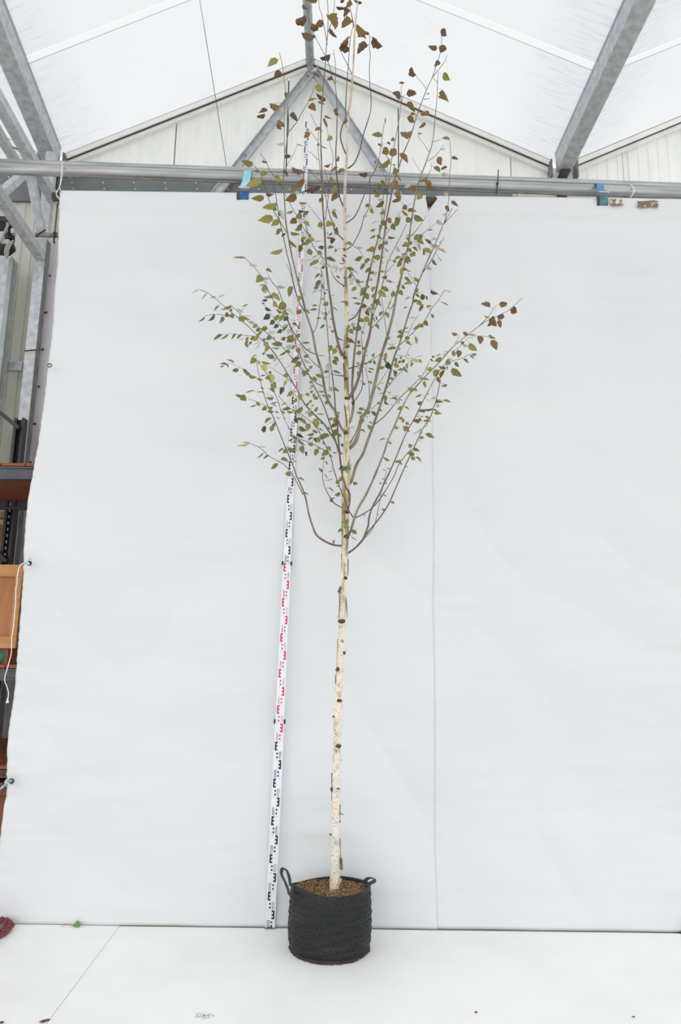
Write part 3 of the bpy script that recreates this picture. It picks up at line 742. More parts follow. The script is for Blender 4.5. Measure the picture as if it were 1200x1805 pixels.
tw_m = mat('twig_bark', (106,84,78), .7, 0, (84,66,62), 30)

TR = [(587,1572,7.6),(589.5,1560,8.2),(590.2,1533,8.6),(591,1500,8.0),(591.3,1471,7.4),(591.6,1430,7.3),(592,1393,7.5),(593,1350,7.2),(593.8,1315,6.9),(594.5,1294,7.2),(596,1232,7.0),(598.5,1185,6.3),(601.5,1139,6.2),(603,1092,5.8),(603.8,1061,5.7),(605,1038,5.9),(606.5,1010,6.3),(607.3,980,5.9),(608,950,6.3),(608.2,925,6.8),(608.5,900,7.0),(609.5,860,7.2),(610.5,835,7.0),(611,813,5.9),(610.8,787,5.6),(611.3,760,4.8),(611.5,733,4.5),(610.5,707,4.5),(610.6,680,4.1),(610,650,4.1),(609.5,625,4.2),(609.5,600,4.0),(611,570,3.2),(610.5,530,3.5),(609.8,513,3.0),(608.6,473,2.7),(607.8,420,2.9),(607.8,380,2.6),(607.5,350,2.5),(608.5,315,2.5),(611.3,273,2.3),(614.5,200,2.0),(617,183,1.9),(622.5,117,1.7),(624.5,67,1.5),(627,33,1.2),(631,0,1.0),(634,-24,.8)]
R = {}   # name -> list of (px,py,Y,r)
def ydepth_nearest(px,py,names=None):
    best=None
    for nm,pts in R.items():
        if names and nm not in names: continue
        for i in range(len(pts)-1):
            a_=pts[i]; b_=pts[i+1]; dx_=b_[0]-a_[0]; dy_=b_[1]-a_[1]; L2=dx_*dx_+dy_*dy_ or 1e-9
            t=max(0,min(1,((px-a_[0])*dx_+(py-a_[1])*dy_)/L2)); qx=a_[0]+dx_*t; qy=a_[1]+dy_*t
            d=math.hypot(px-qx,py-qy)
            if best is None or d<best[0]: best=(d,a_[2]*(1-t)+b_[2]*t,nm,qx,qy)
    return best
def densify(pts, n=3):
    P=[Vector(p) for p in pts]
    return [tuple(v) for v in smooth_pts([Vector((p[0],p[1],p[2])) for p in pts], n)]
R['trunk'] = [(x,y,YT,r) for x,y,r in TR]
def make_tube(name, pts4, n, mt, parent, cap=True, wob=0):
    # resample smooth
    pos=smooth_pts([at(p[0],p[1],p[2]) for p in pts4],3)
    rad=[]
    for i in range(len(pts4)-1):
        for j in range(3):
            t=j/3; rad.append(pts4[i][3]*(1-t)+pts4[i+1][3]*t)
    rad.append(pts4[-1][3])
    rw=[max(.0006, r_*mpp(p_)*(1+wob*noise.noise(Vector((p_.z*14,1,2))))) for r_,p_ in zip(rad,pos)]
    return MB().tube(pos, rw, n, cap).build(name, mt, parent, smooth=True)
trunk = make_tube('trunk', R['trunk'], 16, bark, tree, wob=.14)
BR = r'''
A 3.2 .6 -.10 o|608,763 600,752 594.7,740 590.7,725 584,716 577,704 573,690 566.7,654 557,620.7 550.7,587 540,554 534,530 529,510.7 521,480 512,440 506.7,410.7 503.5,390 501.7,358 500,333 500,303 501.7,275 506,245 508.5,232 508.5,205 506.5,190 504,168 501.7,147 497.5,115 492.5,93
B 3.2 .7 -.32 b|609,632 600,618 596,606 592,588.7 586.7,562 584,538.7 580,513 576.7,486.7 574,454.7 572.7,420 570.7,390 568,350 567.5,317 566,275 565,233 566.5,197 570,150 573,117 575,83 577.5,58 578,17 576.7,0 576,-22
L 2.6 .7 -.25 b|602,962 590,961 578,957 566,950 557,942 550,925 544,905 539,880 533,862 527,848 523,840 516,820 504,791 488,751 480,732 473,719 465,695 464,692 457,665 455,655 451,629
G 2.2 .6 -.30 b|600,800 590.7,777 581,762.7 570.7,746.7 558,734.7 542.7,719 533,706 526,692 515.5,674 505,656 493,636.5 478,615.5 463,600.5 451,588.5 433,571 413,555 401.7,545 391.7,536.7 376.7,524 366.7,516.7 353,511
K 2.6 .6 .08 b|611,904 614,895 616,880 615,868 609,858 604,840 601,822 598.5,802 596.7,780 594.5,752 591,720 589,692 585,657 581,629 578.5,604.7 576,570 573,541 571,520 570.5,493 566.5,476
N 1.4 .6 -.20 t|624,914 615,900 604,872 596,852 587,824 585,813 578.7,797 572,781 564,764 558.7,753 549,744 537,734.7 525,726.7 514.7,721 509.5,719 497.5,705.5 490,697
M 1.8 .6 -.15 b|597,797 590,773 582.7,750.7 576,730.7 569,712 560,693 553,680 544,660 532,634 521.5,608 515,587 506.7,566 495,548 483,531.7 475,516.7 468,500 460,486.7 451.7,475 440,463 431.7,455
P 2.6 .6 .05 b|608,977 614,974.5 628,964 640,950 644,940 649,926 650,914 656,894 668,872 678,850 692,820 702.7,794.7 717,761 732,734.7 742.7,712 756,686.7 767,666 773,655 783,643 796,637 812.5,632 824.5,626
Q 3.0 .6 -.25 o|611,948 618,936 624,915 632,894 644,874 658,844 668,820 677,797 685,773 696,749 708,720 720,697 732,683 745,668 760,653 774.7,638 782.5,629 798.7,611 809.5,602 824.5,590 844,575 857.5,566 886,552.5 896.5,546.5 920.5,525
S 4.6 .6 -.12 o|614,791 622.7,784 629,772 633,754.7 636,741 640,733 648,724 653,706.7 658,688 665,656.7 673,623 682.7,592.7 692,556.7 696,535 700,514.7 709,480 714.7,453 720,430.7 722.7,406.7 725,390 730,356 735.7,328 743,306 754,277 763,246 767.5,199 770,175 771,147 772.5,128
T 3.4 .6 .06 o|614,855 620,846 624,832 625,828 629,817 640,799 648,776 656,755 667,724 676,696 685,666.7 693,634 702.7,608.7 712,580.7 720,554 727,535 729,521 734.7,505 745,478.7 758.7,448 766.7,430.7 776,408 785,385 790.7,352 792.5,310 795,279 792.5,249.5
V 3.6 .6 -.28 b|613,704 621,692 627,680 634.7,656.7 641,630 645,612.7 652,586 655,560 658,540 661,521 666.7,493 672,454.7 676,424 681,388 688,352 695,319 702.7,295 711.8,268 724.7,236.7 736,199 751.7,158 761.7,136.7 769,115 776,93 778,78 778,67
W 3.0 .6 .10 o|615,746 620,733 622.7,713 621,693 621,670 625,617 632,565 637,538 642.7,517 648,493 654.7,462.7 662.7,433 670.7,404 677,382 682.5,346.7 686,310 690,282.5 695,255 701.7,218 705,200 706.7,175 708,150
X 1.8 .6 .12 b|612,566 625,559 632,548.7 638.7,532.7 645,510 652,480 659,445 667,415 673,385 675,350 679,322 684,295
Z 1.5 .6 -.15 b|608,394 617,389 627.5,378 638.5,352 647.7,328 653,313.7 664,293.5 668.7,275 673,244 677,218
Y 1.2 .6 .08 t|609,441 621,432 630.7,414.7 637,400 641,384 649.5,367 652,347 652,325 651,303
H 1.6 .6 -.15 t|612.8,297 623.8,288 633,268 638.5,244 645.8,220 652.5,198 654,175 651.7,150 650.8,120 652.5,100 650.8,80 651.7,67 649,57
D 1.8 .5 .12 t|606.5,366 602,357 598,346 595,323 592.5,300 591.7,267 593,242 594,197 592.5,167 591,150 591,137 591,113 587.5,87
F 1.9 .6 .10 b|605,423 594.7,412 589,405 586.7,393 583,385 578,367 571.7,338
I 1.6 .6 -.10 t|609,271 602,252 600,238 603,222 609,207 609,190 611,150 614,113 616.7,72 621,50 623,46
J 1.2 .5 .05 t|621,133 611.7,113 600,90
E 1.3 .5 .05 t|623,47 621,33 616.7,13 615,-5
C 1.5 .6 .05 t|606.7,504 596,497 589,489 582.7,476
O 1.5 .5 .05 t|611,902 600,894 588,886 580,874 572,858 568.5,844 568.7,829 570.7,813
U 1.5 .5 -.1 t|605,662.7 592,661 580,658
a 1.4 .5 -.05 t|611,472 618.7,480 626.7,493 637,509 640,520
b 1.8 .6 .04 o|617,781 626.7,762.7 632,748
c 1.3 .5 -.06 t|613,650 626.7,646 637,643 646,640 653,635 664,629 672,622
'''
TWG = r'''
A .9 -.08|508.5,233 523,215 531,200 542,182 550,165 553,153
A .7 .04|501.5,276 501,240 501,200 501,177
A .6 .03|503,298 507.5,288 517,272 522,260
A .9 .05|500,333 487,315 475,300 470,287 459,270
A .8 .05|552,587 558.7,573 562,550 565,530 566.7,507 566,476
A 1.2 -.1|538.7,551 531,540 523,521 517,500 513.5,480 509,460 505,444 501,425 497,405 491.7,385 486,345 481.7,327 477,315
A .6 0|514.7,489 509,475 504,464
A .9 -.06|506.7,412 497,396 483,373 473,350 466.7,330 460,310 457.5,303 446.7,291
A 1.2 -.08|557,625 544,619 534.7,611 524,596.7 516,583 508,567 506,555 500,540 496.7,528 490,510 480,498 473,486.7
A .8 .04|562.7,648 546.7,632.7 526.7,606
A 1.0 -.15|569,681 556,674 544,661 527,646 513,629 500,614 487,602 475,591 455,576 437,566 420,550 410,541
B .8 .05|576.7,78 571.7,50 567.5,28 562.5,12 561.7,-5
B .8 -.05|577.8,57 586.7,30 590,0
B .8 -.05|591,150 584,133 582.5,122 576.7,107 570,93 556.7,67 548,45 544,33 541.7,18
B .7 .05|567,322 564,298 561,267 561,230 557,222 547,200
B .6 -.06|560,248 552,238 543,227
B .6 -.06|560,282 551,272 541.7,265
B .6 -.06|565,320 552,308 541.7,298
B .6 -.06|567,392 555,376 540,357
B .9 -.08|574,462 569,455 560,445 551,432 543,413 535,403 527,388 513,363 502,342
B .7 -.05|544,415 540,401 536,385 531,360
B .7 .06|571,338 577,345 584,300 587,278 582.5,258 579,240 573,215
B .8 0|573,388 576.7,360 580,333 576.7,313 571.7,297
B 2.0 0|592,590 597,597 604,600
L .9 -.08|534,872 527,858 519,843 503,821 488,812 473,803 459,790 438.5,781 428,779
L .7 .04|516.5,819 520,795 523,770 526,750
L .8 -.03|502,738.5 494.5,722 490,707 481,686 473.5,665 463,650 454,635
L .6 -.03|475,718 454,708.5 440.5,704 432,700
L .5 -.03|452.5,665 442,660.5 427,650 410.5,642.5 401.5,641
L .5 0|482,699 463,692 447,689
G .7 -.03|403,556 391.7,555 376.7,554 361.7,556.7
G .7 -.03|456,594 440.5,592 427,591 415,589 403,588
G .7 .03|516,675 499,662 473,645
G .6 .05|500,580 480,557.5 470,543 461.7,531.7
N .8 .04|578,797 558.7,786.7 542.7,778.7 521,770.7 509,753 500,737
K .6 .03|579,630 580,660 580,690
P 1.4 -.12|641,948 645,942 660,924 674,906 686,886 700,854 712,826 726.7,794.7 737,773 746.7,753 757,738.7 762.7,722.7 768,706.7 773,685 775,674
P .8 -.05|643,948 658,930 666,900 672,870 681,830
Q 1.2 -.06|624,914 640,906 656,895 672,876 694,840 702,820 716,801 725,790.7
Q .8 -.04|844,575 857.5,561.5 863.5,554 873,540.5
Q .7 -.04|824,590 838,592 856,593 866,597.5
Q .5 -.02|805,605 808,590
Q .6 .03|796,620 805,615.5 812.5,608 824.5,596
T 1.0 -.08|660,748 672,738.7 682.7,728 696,712 705,701 722.7,684 738.7,668 745,660.7 754.7,642
T .9 -.05|703,609 714.7,599 736,578 746.7,568.7 760,544.7 770.5,532 783,512
T .6 .02|718.7,590 728,568.7 738,555
T .6 .02|734,505 725,489 719,481
T .9 -.03|745,480 756,465 764,452 770.7,438.7 782.7,418.7
T .7 -.05|782,395 795,381 807,368.7
T .7 .03|677,690 693,670 710.7,651 722.7,636.7
T .5 .02|700,626 714.7,628.7 722,637
T .5 .02|714.7,628.7 720,616 724,610
T .5 -.03|745,412 756,402.7 769,393
T .8 -.03|783,394 790,380 797,367
S .6 0|771,147 768,142 762,138
S .8 -.06|723,417 733,406.7 746.7,388 750.7,380
S .7 -.04|754,284 768.7,273 781.5,255
S .6 -.03|763,250 774,247 776,243
S .6 .03|756,268 745,251 737.5,242
S .6 -.02|750,315 759.5,299 759.5,286
S .5 .03|743,305 734,292 726.5,277
S .7 .03|658,690 672,670 682.7,652.7 692,640
S .7 -.03|651,706.7 650.7,687 648,667 642.7,645
S .7 -.03|681.5,590 676.7,556.7 673,530 668,515
S .8 .03|697,530 688,545 685,538 693,521 700,512
S .6 0|654.7,721 664,713
V .9 .03|655,578 666.7,567 676,555 689,531
V 1.0 -.04|656,560 668,525 673,505 679,481 683,462 696,436 708,413 716,395
V .6 0|680,481 694.7,465
V .6 -.05|751.7,158 743,145 735,137 732,130
V .6 -.02|747,175 757,174
V .8 -.05|761.7,136.7 775,120 784,108 787,97
V .6 0|695,320 700,300 708,290
W .6 .03|706.7,180 711,168
W .9 .04|624,708 633,694.7 638.7,680 638.7,650 638.7,617 637,590 642,575 644,560
W .7 .03|689,290 676,265 672,250
W .6 .03|663,433 690,400 705,375 725,358
X .6 0|682,319 675,305 669.7,299
Y .6 .02|622.7,433 633,441 640,453 649,466.7
Z .6 .02|652,315 652,340 650,365
'''
objs = {'trunk': trunk}; root = {'trunk': 'trunk'}
def parse(s): return [tuple(float(v) for v in q.split(',')) for q in s.split()]
YMAX = 3.95
for ln in BR.strip().split('\n'):
    hd, ps_ = ln.split('|'); nm, r0, r1, dd, kind = hd.split(); pts = parse(ps_); r0=float(r0); r1=float(r1); dd=float(dd)
    Y0 = YT; L_=[0]
    for i in range(1,len(pts)): L_.append(L_[-1]+math.hypot(pts[i][0]-pts[i-1][0],pts[i][1]-pts[i-1][1]))
    q=[]
    for p_,l in zip(pts,L_):
        t=l/L_[-1]; q.append((p_[0],p_[1],min(YMAX,Y0+dd*1.3*t**.8),(r0*(1-t)**1.25+r1*(1-(1-t)**1.25))*.76))
    if nm in 'KNOGMAL':   # these leave the trunk on its near side and cross in front of it
        q2=[]
        for k_,(x_,y_,Y_,r_) in enumerate(q):
            tr=min(R['trunk'],key=lambda p: abs(p[1]-y_)); rr_=tr[3]; dx_=abs(x_-tr[0])
            if dx_<rr_+1.5: Y_=min(Y_, YT-(math.sqrt(max(0,rr_*rr_-dx_*dx_))*.95+r_*.6*(k_>0))*mpp(at(x_,y_,YT)))
            q2.append((x_,y_,Y_,r_))
        q=q2
    R[nm]=q; root[nm]=nm
    objs[nm]=make_tube('branch', q, 8, {'o':br_ol,'b':br_m,'t':tw_m}[kind], tree, wob=.25)
for k,ln in enumerate(TWG.strip().split('\n')):
    hd, ps_ = ln.split('|'); pn, r0, dd = hd.split(); pts=parse(ps_); r0=float(r0); dd=float(dd)
    d,Y0,_,_,_ = ydepth_nearest(pts[0][0],pts[0][1],[pn]) if pn in R else ydepth_nearest(*pts[0])
    L_=[0]
    for i in range(1,len(pts)): L_.append(L_[-1]+math.hypot(pts[i][0]-pts[i-1][0],pts[i][1]-pts[i-1][1]))
    q=[(p_[0],p_[1],min(YMAX,Y0+dd*(l/L_[-1])),r0*(1-.45*l/L_[-1])*.85) for p_,l in zip(pts,L_)]
    nm='t%d'%k; R[nm]=q; root[nm]=pn
    make_tube('twig', q, 6, tw_m, objs[pn], wob=.2)
# knots, bark flaps, stubs on the trunk
knot_m = mat('knot_brown',(104,84,60),.9,0,(72,56,40),60,.6,90)
def lump(px,py,r,dx_=0,name='knot',mt=knot_m,sq=(1,.7,.8),Y=YT):
    hit=ydepth_nearest(px,py,['trunk']); 
    tr=min(R['trunk'],key=lambda p: abs(p[1]-py)); side=max(-1,min(1,(px-tr[0])/max(tr[3],1)))
    c_=at(px,py,Y-math.sqrt(max(0,1-side*side))*tr[3]*mpp(at(px,py,Y))*.9); rr=r*mpp(c_)
    bm=bmesh.new(); bmesh.ops.create_icosphere(bm,subdivisions=2,radius=rr)
    for v in bm.verts:
        v.co*=1+.8*noise.noise(v.co*1.6/rr+Vector((px,py,0))); v.co=Vector((v.co.x*sq[0],v.co.y*sq[1],v.co.z*sq[2]))+c_
    me=bpy.data.meshes.new(name); bm.to_mesh(me); bm.free(); me.materials.append(mt)
    for p_ in me.polygons: p_.use_smooth=True
    o=bpy.data.objects.new(name,me); C.objects.link(o); o.parent=trunk; return o
for (x,y,r) in ((601.5,1095,5.2),(606,1151,3.5),(595,1180,4.2),(597.5,1235,4.0),(588,1263,2.2),(595.5,1315,5.2),(585.5,1391,3.6),(595,1390,2.4),(598.5,1448,1.8),(582.5,1471,2.0),(609,1019,3.6),(598,1042,3.4),(610,946,5.2),(611,702,4.0),(608.5,763,4.2),(611.5,612,3.0),(608,631,3.5),(622,710,3.0),(610.5,903,4.0),(637,735,3.2),(595,743,3.0),(607,440,2.5),(606.5,504,2.2),(609.5,668,3.0)):
    lump(x,y,r)
lich=mat('moss_green',(128,136,78),.95,0,(158,160,118),60)
for (x,y,r) in ((586,1552,3.0),(598,1392,1.6),(603,1130,2.5),(600.5,1340,1.4)): lump(x,y,r,name='moss_patch',mt=lich,sq=(1,.25,1.2))
lump(609,920,4.0,name='moss_patch',mt=mat('dark_bark_patch',(112,96,58),.95,0,(150,132,84),50),sq=(1.2,.4,1.6))
flap_m=mat('peeling_bark',(186,164,132),.8,0,(120,96,70),22,.2,60)
flap_d=mat('peeling_bark_dark',(120,106,74),.85,0,(90,74,50),40,.4,60)
def flap(pts,w0,w1,mt=flap_m):
    vs=[]; n=len(pts)
    P=smooth_pts([at(x,y,Y_) for x,y,Y_ in pts],3); k=len(P)
    q=MB(); wv=[]
    for i,p_ in enumerate(P):
        t=i/(k-1); w_=(w0*(1-t)+w1*t)*mpp(p_); dx_=Vector((w_/2,0,0)); cy=Vector((0,.004*math.sin(t*3),0))
        vs+= [p_-dx_, p_+dx_+cy, p_+dx_+cy+Vector((0,.0016,0)), p_-dx_+Vector((0,.0016,0))]
    fs=[]
    for i in range(k-1):
        for j in range(4): fs.append((i*4+j,i*4+(j+1)%4,i*4+4+(j+1)%4,i*4+4+j))
    fs+=[(3,2,1,0),tuple(4*(k-1)+j for j in range(4))]
    q.add(vs,fs).build('bark_flap',mt,trunk)
Yf=YT-.008
flap([(599,1478,Yf),(599.5,1500,Yf),(600,1512,Yf)],2,3); flap([(600,1512,Yf),(601,1520,Yf-.004),(601.5,1533,Yf)],5,5.5,flap_d)
flap([(600,1548,Yf-.008),(599.5,1554,Yf-.014),(596,1562,Yf-.016)],5.5,3,mat('bark_tan',(206,170,116),.8,0,(186,150,100),30))
flap([(597,1043,Yf),(598.5,1055,Yf-.01),(598,1075,Yf-.006),(596,1090,Yf-.004)],2.5,2); flap([(609,1052,Yf),(610.5,1066,Yf-.006),(612,1088,Yf-.008)],2.5,2)
flap([(595,1126,Yf),(594.5,1150,Yf),(593.5,1172,Yf)],1.6,1.4); flap([(591.5,1190,Yf),(591,1205,Yf)],1.6,1.6,flap_d)
flap([(584.5,1362,Yf),(584.8,1380,Yf),(584.5,1412,Yf)],1.8,1.6,flap_d); flap([(599.5,1418,Yf),(599,1430,Yf),(598.5,1448,Yf)],1.6,1.4,flap_d)
flap([(598,1040,Yf-.006),(600,1034,Yf-.012),(599,1046,Yf-.01)],3.5,2.5,flap_d); flap([(613.5,985,Yf),(613.6,1000,Yf),(612.5,1015,Yf)],1.8,1.5,flap_d)
flap([(602,975,Yf),(601.5,990,Yf-.004),(602.5,1010,Yf)],1.6,1.4); flap([(607,715,YT-.02),(610,735,YT-.022),(611,752,YT-.02)],2.5,1.8,flap_d); flap([(605,640,YT-.016),(606,655,YT-.018),(607,672,YT-.016)],2.0,1.6,flap_d)
MB().tube([at(599,1433,YT-.01),at(602,1435,YT-.02),at(605.5,1436,YT-.03)],[.003,.002,.0012],6).build('twig_stub',tw_m,trunk,smooth=True)

# ---------------- leaves ----------------
COL={'b':((120,92,62),(90,66,46)),'m':((142,114,58),(112,84,48)),'y':((156,144,72),(130,124,60)),'o':((130,128,66),(108,108,54)),'g':((116,126,98),(92,104,78)),
 'd':((72,82,64),(60,72,56)),'p':((196,202,190),(170,180,166)),'c':((206,190,172),(168,144,124)),'r':((98,62,54),(76,46,42)),'Y':((190,182,112),(170,160,88)),'G':((128,154,72),(108,136,60))}
LM={k:mat('leaf_'+n,v[0],.55,0,v[1],70,.15,80,trans=.12,rnd=.14) for (k,v),n in zip(COL.items(),['brown','mustard','yellow_olive','olive','grey_green','dark_green','pale_underside','cream_dry','dark_red','pale_yellow','fresh_green'])}
LNAME={'b':'withered brown leaf','m':'mustard brown leaf','p':'pale leaf underside','c':'dry cream leaf','r':'dark red brown leaf','Y':'pale yellow leaf','d':'dark green leaf'}
def leaf_mesh(kind, seed):
    rr=random.Random(seed); n=8; me=bpy.data.meshes.new('leaf_'+kind); vs=[]; fs=[]
    cup=rr.uniform(.05,.22); fold=rr.uniform(.0,.18); bend=rr.uniform(-.15,.3); tw=rr.uniform(-.4,.4)
    if kind=='dry': cup=rr.uniform(.2,.55)*rr.choice((-1,1)); bend=rr.uniform(.1,.45)*rr.choice((-1,1)); tw=rr.uniform(-.8,.8)
    prof=[0,.62,.92,1.0,.93,.76,.53,.27,0.0]
    if kind=='dry': prof=[0,.70,.94,1.0,.97,.88,.72,.45,.06]
    cols=[-1,-.5,0,.5,1]
    for i in range(n+1):
        t=i/n; w=prof[i]*.5*(1+rr.uniform(-.06,.06)*(3 if kind=='dry' else 1))
        for c_ in cols:
            x=c_*w*(1+(rr.uniform(-.10,.07) if kind=='dry' and abs(c_)==1 else (.06 if (i%2 and abs(c_)==1) else 0)))
            a=c_*c_*cup*w*2+abs(c_)*fold*w
            z=a+bend*(t-.5)**2*1.2
            y=t-(.07*abs(c_) if i==1 else 0)
            if kind=='dry': y+=rr.uniform(-.03,.03)*abs(c_); z+=rr.uniform(-.05,.05)
            ct,st_=math.cos(tw*(t-.5)),math.sin(tw*(t-.5))
            vs.append((x*ct-z*st_, y, x*st_+z*ct))
    for i in range(n):
        for j in range(4): fs.append((i*5+j,i*5+j+1,i*5+6+j,i*5+5+j))
    me.from_pydata(vs,[],fs); me.update()
    for p_ in me.polygons: p_.use_smooth=True
    me.materials.append(LM['o']); return me
FLAT=[leaf_mesh('flat',i) for i in range(8)]; DRY=[leaf_mesh('dry',40+i) for i in range(9)]
